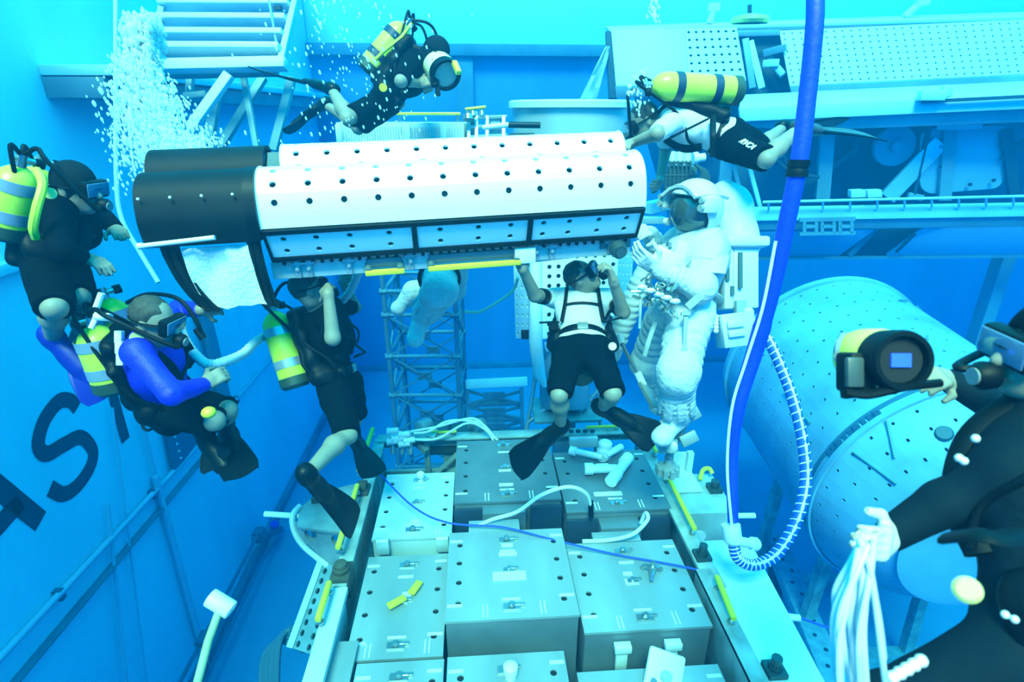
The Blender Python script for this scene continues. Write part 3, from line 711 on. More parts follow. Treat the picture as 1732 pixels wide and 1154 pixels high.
def ringband(t, w, m, name, r=.012): 
    mb = MB(); mb.lathe(m_Q + m_ax * t, m_Q + m_ax * (t + w), [(0, m_R), (0, m_R + r), (w, m_R + r), (w, m_R)], 64, cap=False); return mb.build(name, m, module, recalc=True)
ringband(tf_ - .06, .10, M_mod, 'end_ring', .05); ringband(tn_ - .03, .07, M_mod, 'end_ring', .03)
ringband(tn_ + .12, .06, mat('module_band', (.06, .14, .20), .5), 'dark_band', .006)
mb = MB(); mb.lathe(m_Q + m_ax * tf_, m_Q + m_ax * (tf_ + .5), [(0, m_R), (.2, m_R * .8), (.5, m_R * .4)], 48); mb.build('far_cone', M_mod, module)
# near end: short perforated cone, then a closed bulkhead
CL, CR_ = .75, m_R * .62
def cf(x, s):
    k = x / CL; r = lerp(m_R, CR_, k * k * .55 + k * .45); a = a0 + (a1 - a0) * s
    p = MO(tn_ - x, a, r); return p, (m_Q + m_ax * (tn_ + .3) - p).normalized()
mb = MB()
def cfm(x, s): return cf(x, s / (m_R * (a1 - a0)))
perforated(mb, cfm, [CL * i / 4 for i in range(5)], ss_c, .018, depth=.02, n=8); mb.build('near_cone', M_mod, module, smooth=60, recalc=False)
mb = MB(); mb.lathe(m_Q + m_ax * (tn_ - .0), m_Q + m_ax * (tn_ - CL), [(0, m_R - .05), (CL * .5, m_R * .83), (CL - .02, CR_ - .02)], 48); mb.build('cone_core', mat('module_core', (.06, .12, .17)), module)
mb = MB(); mb.lathe(m_Q + m_ax * (tn_ - CL + .03), m_Q + m_ax * (tn_ - CL - .06), [(0, CR_), (.06, CR_ * 1.02), (.09, CR_ * .9), (.09, .02)], 48, cap=False); mb.build('bulkhead', M_mod, module)
# markings (dark dashes) on the band and small grab rails on the skin
mb = MB()
for k in range(9): 
    a = R(-22 + k * 3.2); c = MO(tn_ + .08, a, m_R + .004); e = (MO(tn_ + .08, a + .01) - c).normalized()
    mb.box(c, (.05 + .02 * (k % 3), .12, .006), (e, m_ax, e.cross(m_ax)))
tag(mb.build('stencil_mark', mat('module_mark', (.03, .07, .12), .6), module), kind='stuff')
M_rod = mat('module_rod', (.16, .28, .26), .5)
for t, a, da, dt in ((.35, 45, 10, .1), (.6, -20, 0, .7), (1.3, 12, 4, .2), (.9, 40, 6, .15), (2.2, 60, 8, .1), (2.6, 85, 10, .0)):
    t += tn_; p, q = MO(t, R(a), m_R + .03), MO(t + dt, R(a + da), m_R + .03)
    o = MB().cyl(p, q, .014, n=8).build('grab_rail', M_rod, module)
for x0, a_, x1, b_ in ((.05, 4, .35, -4), (.25, 52, .05, 70), (.10, -14, .5, -12), (.5, 40, .62, 60)):
    p, n_ = cf(x0, (R(a_) - a0) / (a1 - a0)); q, n2_ = cf(x1, (R(b_) - a0) / (a1 - a0)); MB().cyl(p - n_ * .03, q - n2_ * .03, .014, n=8).build('grab_rail', M_rod, module)
mb = MB(); c, nn_ = cf(0.35, (R(18) - a0) / (a1 - a0)); mb.lathe(c + nn_ * .02, c - nn_ * .04, [(0, .07), (.02, .09), (.04, .07)], 16); mb.build('port', mat('port_dark', (.03, .08, .10), .4), module)
mb = MB(); c, nn_ = cf(0.4, (R(62) - a0) / (a1 - a0)); mb.lathe(c + nn_ * .02, c - nn_ * .04, [(0, .07), (.02, .09), (.04, .07)], 16); mb.build('port', mat('port_dark', (.03, .08, .10), .4), module)
# cradle under the module
for t in (tn_ + .6, tf_ - .8):
    c = m_Q + m_ax * t; mb = MB()
    for s in (-1, 1): mb.bar((c.x + s * .9, c.y, 0.02), (c.x + s * .75, c.y, c.z - m_R * .68), .14, .14)
    mb.bar((c.x - 1.1, c.y, .1), (c.x + 1.1, c.y, .1), .16, .2); mb.build('cradle_leg', M_rail, module)

# ---------------------------------------------------------------- long truss mock-up, upper right
O_ = P(1250, 400, 10.0)
t_ax = (P(1732, 250, 9.5) - P(1030, 250, 10.25)); t_ax.z = 0; t_ax.normalize()
t_n = V((t_ax.y, -t_ax.x, 0))
if t_n.dot(CAM - O_) < 0: t_n = -t_n             # towards the camera
def TP(x, y, off=0.0):
    """point where pixel ray (x, y) meets the truss side plane moved off metres towards the camera"""
    r = ray(x, y); o = O_ + t_n * off; return CAM + r * ((o - CAM).dot(t_n) / r.dot(t_n))
M_tw = mat('truss_white', (.74, .80, .80), .5, vary=.08, scale=1.0)
M_tg = mat('truss_grey', (.24, .34, .38), .5, .1, vary=.2, scale=1.5)
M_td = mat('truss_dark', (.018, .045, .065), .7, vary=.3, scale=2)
truss = thing('truss_segment', 'long white and grey space truss mock-up across the upper right', 'truss', TP(1400, 440, -1.5))
def quad(name, pts, th, m, parent, bevel=.012):
    """slab with outline pts [(x, y, off)] and thickness th away from the camera"""
    q = [TP(*p) for p in pts]; n = (q[1] - q[0]).cross(q[2] - q[0]).normalized()
    if n.dot(CAM - q[0]) > 0: n = -n
    return MB().prism(q, n * th).build(name, m, parent, bevel=bevel, smooth=30)
def perf_quad(name, a, b, c, d, nx, ny, r, m, parent, k=8):
    """perforated slab: corners a (top left) b (top right) c (bottom right) d (bottom left) as world points"""
    n = (b - a).cross(d - a).normalized()
    if n.dot(CAM - a) > 0: n = -n
    f = lambda x, s: (lerp(lerp(a, b, x / W), lerp(d, c, x / W), s / H), n)
    W, H = (b - a).length, (d - a).length
    mb = MB(); perforated(mb, f, [W * i / nx for i in range(nx + 1)], [H * i / ny for i in range(ny + 1)], r, depth=.02, n=k); return mb.build(name, m, parent, recalc=False, smooth=30)
# upper sloping panels
quad('upper_panel', [(1032, 50, -.55), (1158, 48, -.55), (1166, 141, 0), (1042, 145, 0)], .08, M_tw, truss)
A_, B_, C_, D_ = TP(1158, 48, -.55), TP(1246, 46, -.55), TP(1262, 137, 0), TP(1166, 141, 0)
perf_quad('perforated_panel', A_, B_, C_, D_, 7, 7, .026, M_tw, truss, 8); quad('panel_backing', [(1158, 48, -.60), (1246, 46, -.60), (1262, 137, -.06), (1166, 141, -.06)], .03, M_td, truss)
quad('edge_strip', [(1040, 146, .02), (1262, 138, .02), (1262, 158, .0), (1042, 166, .0)], .05, M_tg, truss)
A_, B_, C_, D_ = TP(1318, 52, -.55), TP(1980, 22, -.55), TP(2000, 112, 0), TP(1336, 145, 0)
perf_quad('perforated_panel', A_, B_, C_, D_, 44, 9, .018, M_tw, truss, 8); quad('panel_backing', [(1318, 52, -.60), (1980, 22, -.60), (2000, 112, -.06), (1336, 145, -.06)], .03, M_tg, truss)
quad('edge_strip', [(1336, 146, .03), (2000, 114, .03), (2000, 128, .0), (1340, 162, .0)], .06, M_tg, truss)
# the top deck behind and the gap with its struts
quad('top_deck', [(1030, 49, -.62), (1980, 20, -.62), (1960, 12, -1.8), (1024, 44, -1.8)], .06, M_tw, truss)
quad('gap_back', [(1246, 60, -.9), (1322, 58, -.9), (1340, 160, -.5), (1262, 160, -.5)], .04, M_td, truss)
quad('gap_header', [(1246, 52, -.5), (1320, 50, -.5), (1320, 60, -.5), (1248, 62, -.5)], .06, M_tg, truss)
for a, b, m in (((1268, 70), (1288, 150), M_tw), ((1260, 66), (1272, 150), M_tg), ((1300, 100), (1325, 128), M_tg), ((1292, 90), (1330, 80), M_tg), ((1292, 108), (1316, 106), M_tw)):
    MB().bar(TP(*a, -.45), TP(*b, -.25), .11, .08, t_n).build('strut', m, truss, bevel=.01)
# bright ledge under the panels
quad('ledge_top', [(1254, 160, .0), (2000, 124, .0), (2010, 148, .55), (1250, 182, .55)], .05, M_tw, truss)
quad('ledge_face', [(1250, 182, .55), (2010, 148, .55), (2010, 172, .55), (1252, 206, .55)], .08, M_tw, truss)
quad('lower_ledge', [(1252, 206, .45), (2010, 172, .45), (2010, 196, .40), (1350, 222, .40), (1256, 214, .40)], .08, M_tg, truss)
MB().bar(TP(1560, 172, .62), TP(2000, 150, .62), .05, .05, t_n).build('guide_rail', M_td, truss)
mb = MB(); mb.box(TP(1575, 162, .62), (.35, .16, .14), (t_ax, t_n, V((0, 0, 1)))); mb.box(TP(1600, 155, .62), (.15, .12, .16), (t_ax, t_n, V((0, 0, 1)))); mb.build('clamp', M_tw, truss, bevel=.02)
# open bay: dark back, uprights, plate, diagonals
quad('bay_back', [(1150, 205, -1.1), (2000, 190, -1.1), (2000, 350, -1.1), (1150, 350, -1.1)], .05, mat('bay_back', (.07, .16, .21), .7, vary=.3, scale=1.5), truss)
for x0, x1, o_ in ((1392, 1416, -.1), (1600, 1622, -.1), (1225, 1246, -.1), (1880, 1905, -.1)):
    quad('upright', [(x0, 200, o_), (x1, 200, o_), (x1 - 12, 340, o_), (x0 - 12, 340, o_)], .12, M_tg, truss)
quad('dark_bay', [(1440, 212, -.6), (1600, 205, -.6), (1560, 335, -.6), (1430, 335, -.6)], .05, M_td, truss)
pl = []
for cx_, cy_, q0 in ((1688, 232, 270), (1676, 300, 0), (1578, 308, 90), (1580, 238, 180)):
    for k in range(5):
        a = R(q0 + k * 22.5); pl.append((cx_ + 22 * math.cos(a), cy_ + 20 * math.sin(a), -.2))
quad('access_plate', pl, .06, mat('plate_blue', (.36, .52, .60), .5, vary=.1, scale=2), truss)
mb = MB()
for x, y in ((1592, 282), (1600, 310), (1640, 312), (1680, 305), (1694, 268), (1692, 245), (1590, 248)): p = TP(x, y, -.14); mb.cyl(p, p + t_n * .03, .03, n=8)
tag(mb.build('plate_bolt', M_td, truss), kind='stuff')
MB().bar(TP(1585, 216, -.1), TP(1660, 214, -.1), .07, .05, t_n).build('plate_handle', M_tw, truss)
for a, b, wd, m in (((1345, 325), (1448, 252), .09, M_td), ((1448, 252), (1452, 212), .09, M_td), ((1560, 335), (1535, 330), .1, M_tg), ((1500, 335), (1590, 240), .28, mat('tube_silver', (.5, .66, .74), .35, .3)), ((1545, 330), (1575, 200), .06, M_td),
                    ((1285, 350), (1268, 285), .07, M_tw), ((1258, 350), (1240, 280), .07, M_tg), ((1715, 330), (1700, 220), .16, M_td), ((1700, 255), (1800, 215), .10, M_td)):
    MB().bar(TP(*a, -.15), TP(*b, -.15), wd, .08, t_n).build('diagonal_strut', m, truss, bevel=.01)
mb = MB(); c = TP(1508, 247, -.4); mb.cyl(c, c + t_n * .12, .32, n=24); mb.cyl(c + t_n * .1, c + t_n * .2, .09, n=12); mb.build('round_drive', mat('drive_blue', (.16, .34, .42), .5), truss)
mb = MB(); mb.tube(spline([TP(1290, 250, 0), TP(1330, 285, .1), TP(1360, 300, .1), TP(1345, 330, .1)], 6), .03, 8); mb.tube(spline([TP(1325, 262, .1), TP(1340, 290, .1), TP(1385, 300, .0)], 6), .03, 8); mb.build('cable', M_td, truss)
# lower chord with its rail
quad('lower_chord', [(1150, 352, .3), (2000, 338, .3), (2000, 362, .35), (1150, 376, .35)], .25, mat('chord', (.46, .62, .68), .5, vary=.15, scale=1.5), truss)
quad('lower_flange', [(1150, 376, .30), (2000, 362, .30), (2000, 380, .25), (1150, 392, .25)], .12, M_tg, truss)
mb = MB(); mb.tube([TP(1290, 342, .45), TP(1990, 326, .45)], .022, 8)
for k in range(15): mb.cyl(TP(1300 + k * 46, 342 - k * 1.05, .45), TP(1300 + k * 46, 356 - k * .8, .35), .018, n=6)
mb.build('guard_rail', M_tw, truss)
for x in (1440, 1468): quad('white_block', [(x, 322, .4), (x + 24, 321, .4), (x + 25, 334, .4), (x, 335, .4)], .15, M_tw, truss)
mb = MB()
for x in (1360, 1390, 1420): 
    for a, b in (((x, 372), (x, 394)), ((x + 20, 372), (x + 20, 394)), ((x, 383), (x + 20, 383))): mb.bar(TP(*a, .45), TP(*b, .45), .05, .05, t_n)
mb.bar(TP(1352, 372, .45), TP(1446, 370, .45), .06, .06, t_n); mb.bar(TP(1352, 396, .45), TP(1446, 394, .45), .05, .05, t_n); mb.build('frame_rack', M_tg, truss)
# lower panels with the slanted opening
quad('lower_panel', [(1150, 394, .2), (1480, 389, .2), (1420, 433, -.2), (1150, 437, -.2)], .06, mat('lower_panel', (.42, .64, .78), .5, vary=.06, scale=1), truss)
quad('lower_panel', [(1565, 384, .2), (2000, 378, .2), (2000, 430, -.2), (1500, 433, -.2)], .06, mat('lower_panel', (.42, .64, .78)), truss)
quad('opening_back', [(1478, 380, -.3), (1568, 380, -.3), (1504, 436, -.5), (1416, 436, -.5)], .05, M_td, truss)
MB().bar(TP(1500, 366, -.1), TP(1436, 432, -.2), .10, .08, t_n).build('diagonal_strut', M_tg, truss, bevel=.01)
MB().cyl(TP(1548, 395, .2), TP(1516, 426, .0), .03, n=8).build('grab_rail', M_td, truss)
MB().bar(TP(1150, 438, -.2), TP(2000, 431, -.2), .05, .05, t_n).build('bottom_edge', M_tg, truss)
# yellow cap on the top, posts
mb = MB(); mb.lathe(TP(1268, 40, -.9), TP(1268, 40, -.9) + V((0, 0, .16)), [(0, .28), (.04, .32), (.10, .30), (.14, .12)], 20); mb.build('yellow_cap', mat('cap_yellow', (.62, .66, .12), .5), truss)
mb = MB(); mb.cyl(TP(1268, 34, -.9), TP(1268, 8, -.9), .035, n=8); mb.build('cap_pin', M_td, truss)
for a, b in (((1200, 40), (1207, 12)), ((1530, 28), (1560, 2))):
    mb = MB(); mb.cyl(TP(*a, -1.2), TP(*b, -1.2), .06, n=10); mb.box(TP(*b, -1.2), (.2, .12, .12), (t_ax, t_n, V((0, 0, 1)))); mb.build('post', M_tw, truss)
# white sling on the left end
rows = [[TP(1032 - 22 * t - j * (2 + 8 * t), 78 + 88 * t + 3 * (j % 2) * t, -.1 + .10 * math.sin(j * 2 + t * 5)) for j in range(4)] for t in [i / 9 for i in range(10)]]
MB().sheet(rows, .01).build('end_sling', M_tw, truss)
quad('end_frame', [(1024, 52, -.3), (1034, 52, -.3), (1044, 166, .0), (1030, 166, .0)], .12, M_td, truss)
# supports for the truss down to the floor
for x in (1700, 2000):
    c = TP(x, 430, -1.0); MB().bar((c.x, c.y, 0), (c.x, c.y, c.z), .25, .25).build('support_post', M_tg, truss)
quad('rear_side', [(1040, 50, -1.9), (1980, 22, -1.9), (2000, 430, -1.9), (1150, 437, -1.9)], .06, M_tg, truss)

# ---------------------------------------------------------------- steel canister, cabinet and frame behind the white box
M_can = mat('canister_steel', (.46, .54, .54), .35, .25, vary=.2, scale=2, stretch=(1, 1, .2))
can = thing('steel_canister', 'open steel drum with a bright rim standing behind the white box', 'canister', P(964, 330, 5.4))
ct, d_ = P(964, 174, 5.4), 5.4
cr = 100 / 950 * 5.4
mb = MB(); b_ = ct - V((0, 0, .95)); mb.lathe(b_, ct, [(0, cr * .97), (.95, cr * .97), (.95, cr * .93), (.45, cr * .92), (.44, 0.01)], 48, cap=False); mb.cyl(b_, b_ + V((0, 0, .02)), cr * .96, n=48); mb.build('drum', M_can, can)
mb = MB(); mb.lathe(ct - V((0, 0, .045)), ct + V((0, 0, .02)), [(0, cr * .97), (0, cr * 1.04), (.05, cr * 1.04), (.065, cr * 1.0), (.06, cr * .92)], 48, cap=False); mb.build('rim', mat('rim_bright', (.72, .78, .78), .35, .2), can)
mb = MB(); mb.tube([ct + V((math.cos(a) * cr * .8, math.sin(a) * cr * .8, -.02)) for a in [2 * PI * k / 30 for k in range(31)]], .02, 6); mb.build('inner_ring', M_lab, can)
for k in (-1, 1): MB().box(ct + V((k * cr * .75, -cr * .66, -.3)), (.36, .05, .08)).build('side_bracket', mat('bracket_dark', (.05, .08, .09), .5), can)
cab = thing('equipment_cabinet', 'pale ribbed metal cabinet left of the steel drum with a yellow handrail', 'cabinet', P(680, 300, 5.3))
ca, cb = P(567, 207, 5.3), P(785, 204, 5.2); cax = (cb - ca); cax.z = 0; cl_ = cax.length; cax.normalize(); cn = V((cax.y, -cax.x, 0)); cn = cn if cn.dot(CAM - ca) > 0 else -cn
def CB(x, y, z): return ca + cax * x - cn * y + V((0, 0, z))
M_cab = mat('cabinet_pale', (.56, .66, .66), .5, .0, vary=.12, scale=3)
mb = MB(); mb.box(CB(cl_ / 2, .22, -.35), (cl_, .44, .7), (cax, -cn, V((0, 0, 1)))); mb.build('body', M_cab, cab, bevel=.01)
mb = MB()
for k in range(46): mb.box(CB(.04 + k * (cl_ - .08) / 45, -.006, -.32), (.008, .012, .56), (cax, -cn, V((0, 0, 1))))
tag(mb.build('rib', M_cab, cab), kind='stuff')
for x in (.03, .56 * cl_, cl_ * .84): MB().box(CB(x, -.012, -.34), (.06, .02, .64), (cax, -cn, V((0, 0, 1)))).build('stile', M_tw, cab, bevel=.004)
handrail(CB(.46 * cl_, .1, .0), CB(.96 * cl_, .1, .0), cab, V((0, 0, .075)), .014)
fr = thing('instrument_stand', 'small open metal stand between the cabinet and the steel drum', 'frame', P(825, 300, 5.2))
def FP(x, y, d=5.2): return P(x, y, d)
mb = MB()
for x in (793, 806, 824, 852): mb.bar(FP(x, 196), FP(x, 300), .035, .035)
for y in (200, 215, 232): mb.bar(FP(790, y), FP(858, y - 3), .03, .03)
mb.build('frame_bar', M_alu, fr, bevel=.004)
for x, y in ((799, 215), (838, 222)): MB().box(FP(x, y, 5.3), (.10, .1, .28)).build('module_box', M_cab, fr, bevel=.01)
mb = MB(); mb.cyl(P(816, 216, 4.9), P(862, 211, 4.9), .022, n=12); mb.build('white_rod', M_white, fr)
mb = MB(); mb.cyl(P(860, 211, 4.9), P(914, 212, 4.9), .026, n=12); mb.build('dark_rod', M_black, fr)
handrail(P(787, 192, 5.1), P(822, 188, 5.1), fr, V((0, 0, .035)), .014)
for x, y, r in ((792, 203, .05), (800, 197, .03), (815, 196, .025)): MB().cyl(FP(x, y, 5.1), FP(x, y - 8, 5.1), r, n=10).build('connector', M_steel, fr)
# mast that carries drum, cabinet and frame
mast = thing('support_mast', 'grey square mast carrying the drum and cabinet behind the white box', 'mast', P(900, 330, 5.6))
mb = MB(); mb.bar(P(600, 270, 5.6), P(1040, 262, 5.6), .12, .12); mb.build('cross_beam', M_beam, mast)
c = P(965, 262, 5.6); MB().bar((c.x, c.y, 0), c, .16, .16).build('post', M_beam, mast)

# clutter below the white-shirted diver: small dark instrument rack and pipes
rack = thing('instrument_rack', 'dark wire-caged instrument rack below the horizontal diver', 'rack', P(1160, 330, 5.0))
mb = MB()
for k in range(7): mb.cyl(P(1126 + k * 7, 272, 5.0), P(1126 + k * 7, 320, 5.0), .008, n=6)
for y in (275, 297, 318): mb.cyl(P(1124, y, 5.0), P(1172, y, 5.0), .01, n=6)
mb.build('cage', M_td, rack)
for k in range(3): MB().cyl(P(1137 + k * 13, 258, 5.05), P(1137 + k * 13, 282, 5.05), .035, n=12).build('cylinder', M_cab, rack)
MB().box(P(1150, 305, 5.15), (.26, .12, .26)).build('housing', mat('housing_dark', (.05, .12, .13), .5), rack, bevel=.01)
mb = MB()
for k in range(4): mb.tube(spline([P(1172 + k * 4, 275 + 3 * k, 5), P(1186 + k * 3, 290, 4.95), P(1180 + 6 * k, 310, 4.9), P(1160 + 8 * k, 326, 5)], 6), .012, 6)
mb.build('hose', M_td, rack)
sp = thing('white_arm_beam', 'white beam stub running behind the helmet of the space suit', 'beam', P(1130, 355, 4.4))
mb = MB(); mb.bar(P(1094, 352, 4.5), P(1150, 340, 4.8), .09, .09); mb.build('arm', M_white, sp, bevel=.01)
mb = MB(); mb.box(P(1100, 372, 4.5), (.22, .1, .05)); mb.cyl(P(1118, 352, 4.4), P(1126, 350, 4.4), .03, n=10); mb.build('joint', M_cab, sp, bevel=.006)
mb = MB(); mb.cyl(P(1178, 268, 4.8), P(1192, 266, 4.8), .035, n=12); mb.cyl(P(1172, 268, 4.8), P(1180, 267, 4.8), .05, n=12); mb.build('knob', M_white, sp)
# ---------------------------------------------------------------- people
M_skin = mat('skin', (0.27, 0.235, 0.18), 0.55, vary=.08, scale=20)
M_suit = mat('neoprene_black', (0.001, 0.004, 0.007), 0.85, spec=.06, vary=.3, scale=14, bump=.15, bscale=50)
M_hair = mat('hair_brown', (0.045, 0.04, 0.03), 0.7, vary=.4, scale=60)
M_tee = mat('tshirt_white', (0.62, 0.64, 0.65), 0.85, bump=.35, bscale=22)
M_blue = mat('rash_blue', (0.003, 0.010, 0.55), 0.6, bump=.3, bscale=30)
M_tank = mat('tank_yellow', (0.62, 0.72, 0.04), 0.35, vary=.08, scale=6)
M_band = mat('tank_band', (0.45, 0.50, 0.55), 0.35, .6)
M_bandk = mat('tank_band_dark', (0.01, 0.03, 0.07), 0.45)
M_rub = mat('rubber', (0.001, 0.004, 0.006), 0.5, spec=.15)
M_glass = mat('mask_glass', (0.10, 0.20, 0.34), 0.08, .2, spec=.8)
M_fin = mat('fin_black', (0.001, 0.005, 0.007), 0.4, spec=.18)
M_finb = mat('fin_blue', (0.002, 0.008, 0.28), 0.45)
M_shorts = mat('shorts_black', (0.001, 0.005, 0.009), 0.9, spec=.05, bump=.3, bscale=25)
UP = V((0, 0, 1))

class Fig:
    def __init__(s, px, py, d, sc_=1.0):
        s.j = {'pelvis': P(px, py, d)}; s.k = sc_
    def go(s, name, parent, x, y, L, sg=0):
        """joint at pixel (x, y), L metres from its parent; sg > 0 the far solution, < 0 the near one, 0 the flattest"""
        a = s.j[parent]; L = L * s.k; r = ray(x, y); o = a - CAM
        A = r.dot(r); B = -2 * r.dot(o); C_ = o.dot(o) - L * L; D = B * B - 4 * A * C_
        if sg == 0 or D <= 0: d = -B / (2 * A); p = CAM + r * d; p = a + (p - a).normalized() * L if (p - a).length > L else p
        else: d = (-B + (1 if sg > 0 else -1) * math.sqrt(D)) / (2 * A); p = CAM + r * d
        s.j[name] = p; return s
    def frame(s):
        u = (s.j['neck'] - s.j['pelvis']).normalized()
        r = (s.j['shR'] - s.j['shL']) + (s.j['hR'] - s.j['hL']); r = (r - u * r.dot(u)).normalized()
        return r, u.cross(r).normalized(), u      # right, front, up
    def torso(s, B, kk=1.0):
        j = s.j; r, f, u = s.frame(); k = s.k * kk; N, Pv = j['neck'], j['pelvis']
        B.ell(Pv + u * .02, (.165 * k, .115 * k, .13 * k), (r, f, u), .04)
        B.cone(lerp(Pv, N, .15), lerp(Pv, N, .55), .135 * k, .150 * k, .05, flat=(f, .74))
        B.ell(lerp(Pv, N, .68) , (.180 * k, .125 * k, .19 * k), (r, f, u), .05)
        for q in ('shL', 'shR'): B.cone(lerp(N, j[q], .25) - u * .03, j[q], .07 * k, .062 * k, .04)
    def arm(s, B, q, upto=1.0, cut=False, w=1.0, rip=0):
        j = s.j; k = s.k * w; a, b, c = j['sh' + q], j['el' + q], j['wr' + q]
        if upto <= .999 and upto <= .5: B.cone(a, lerp(a, b, upto * 2), .060 * k, .052 * k, .03, cut=cut); return
        B.cone(a, b, .056 * k, .043 * k, .03, rip=rip)
        t = (upto - .5) * 2
        B.cone(b, lerp(b, c, t), .045 * k, (.045 - .015 * t) * k, .02, cut=cut, rip=rip)
    def leg(s, B, q, upto=1.0, cut=False, w=1.0):
        j = s.j; k = s.k * w; a, b, c = j['h' + q], j['kn' + q], j['an' + q]
        if upto <= .5: B.cone(a, lerp(a, b, upto * 2), .092 * k, (.092 - .024 * upto * 2) * k, .03, cut=cut); return
        B.cone(a, b, .088 * k, .050 * k, .03); bk = ((b - a).normalized() - (c - b).normalized()); bk = bk.normalized() if bk.length > .1 else V((0, -1, 0))
        B.ell(b + bk * .012, (.044 * k,) * 3, None, .02)
        m = lerp(b, c, .30); B.cone(b, m - bk * .012, .045 * k, .056 * k, .03); B.cone(m - bk * .012, c, .055 * k, .034 * k, .03)
    def hand(s, B, q, to, pn, curl=.6, w=1.0):
        """to: point the fingers head for; pn: direction the palm faces"""
        k = s.k * w; wr = s.j['wr' + q]; d = (to - wr).normalized(); pn = (pn - d * pn.dot(d)); pn = pn.normalized() if pn.length > 1e-3 else d.orthogonal().normalized(); lat = d.cross(pn) * (1 if q == 'R' else -1)
        B.cone(wr, wr + d * .03 * k, .029 * k, .030 * k, .02)
        B.rbox(wr + d * .058 * k, (.042 * k, .046 * k, .017 * k), .014 * k, (lat, d, pn), .015)
        for i, L in enumerate((.072, .082, .077, .062)):
            b = wr + d * .098 * k + lat * (.032 - .0215 * i) * k; b0 = wr + d * .06 * k + lat * (.026 - .0175 * i) * k
            a1 = curl * (.75 + .12 * i); a2 = curl * (1.9 + .15 * i)
            d1 = d * math.cos(a1) + pn * math.sin(a1); d2 = d * math.cos(a2) + pn * math.sin(a2)
            m = b + d1 * L * .52 * k; B.cone(b0, b, .0105 * k, .0105 * k, .006); B.cone(b, m, .0105 * k, .0098 * k, .005); B.cone(m, m + d2 * L * .5 * k, .0098 * k, .0086 * k, .005)
        t0 = wr + d * .03 * k + lat * .028 * k; t1 = t0 + (d * .55 + lat * .75 + pn * .35).normalized() * .048 * k
        B.cone(t0, t1, .015 * k, .0125 * k, .012); B.cone(t1, t1 + (d * .9 + lat * .1 + pn * (.3 + curl * .5)).normalized() * .045 * k, .0125 * k, .0098 * k, .006)
    def head(s, B, fd, ud):
        k = s.k; H = s.j['head']; f = fd.normalized(); u = (ud - f * ud.dot(f)).normalized(); r = f.cross(u)
        s.hf = (r, f, u)
        B.cone(s.j['neck'] - (s.j['neck'] - s.j['pelvis']).normalized() * .02, H - u * .06 * k - f * .02 * k, .060 * k, .054 * k, .03)
        B.ell(H + u * .025 * k - f * .012 * k, (.076 * k, .096 * k, .095 * k), (r, f, u), .03)
        B.ell(H - u * .035 * k + f * .02 * k, (.062 * k, .075 * k, .085 * k), (r, f, u), .03)
        B.ell(H - u * .092 * k + f * .055 * k, (.030 * k, .028 * k, .024 * k), (r, f, u), .03)     # chin
        B.cone(H + u * .02 * k + f * .088 * k, H - u * .022 * k + f * .112 * k, .010 * k, .017 * k, .015)   # nose
        B.cone(H + u * .028 * k + f * .08 * k + r * .035 * k, H + u * .028 * k + f * .08 * k - r * .035 * k, .014 * k, .014 * k, .015)  # brow
        for e in (-1, 1):
            B.ell(H + u * .006 * k + f * .092 * k + r * e * .033 * k, (.017 * k, .012 * k, .011 * k), (r, f, u), .012, sub=True)
            B.ell(H + u * .006 * k + f * .082 * k + r * e * .033 * k, (.013 * k,) * 3, None, .004)
            B.ell(H - u * .005 * k - f * .01 * k + r * e * .078 * k, (.010 * k, .020 * k, .032 * k), (r, f, u), .012)   # ears
        B.cone(H - u * .058 * k + f * .088 * k + r * .022 * k, H - u * .058 * k + f * .088 * k - r * .022 * k, .009 * k, .009 * k, .008)  # mouth
    def foot(s, B, q, to):
        a = s.j['an' + q]; d = (to - a).normalized(); B.cone(a, a + d * .16 * s.k, .042 * s.k, .032 * s.k, .03); B.ell(a - d * .02, (.042, .042, .042), None, .03)

def P3(t): return P(*t)
def fin(parent, ank, tip, m, wid=.2, side=None, boot=M_rub):
    """swim fin from the ankle to the tip; side = direction across the blade"""
    d = (tip - ank); L = d.length; d.normalize(); side = side if side else d.cross(c_f)
    side = (side - d * side.dot(d)).normalized(); n = d.cross(side)
    B = Blend(.02); B.cone(ank - d * .02, ank + d * .20, .055, .048, .03, flat=(n, .8)); B.cone(ank + d * .12, ank + d * .3, .055, .05, .03, flat=(n, .55)); B.cone(ank - d * .0 - n * .0, ank - d * .03, .055, .05)
    vs, fs = B.mesh(.009); o = np_mesh('fin', vs, fs, m, parent)
    rows = []
    for i in range(13):
        t = i / 12; x = lerp(.17, L, t); w_ = wid * (.42 + .58 * min(1, t * 1.25) ** .8) * (1 - .10 * max(0, t - .85) / .15)
        rows.append([ank + d * (x + (.02 * math.cos(v * PI / 2) if i == 12 else 0)) + side * (v * w_ / 2) + n * (.018 * math.sin(t * 2.6) + .008 * abs(v) * t) for v in (-1, -.75, -.5, -.2, .2, .5, .75, 1)])
    MB().sheet(rows, .007).build('blade', m, o)
    for e in (0, 7): MB().tube([rr[e] for rr in rows], [.014 - .008 * i / 12 for i in range(13)], 6).build('side_rib', M_rub if m is not M_finb else m, o)
    return o
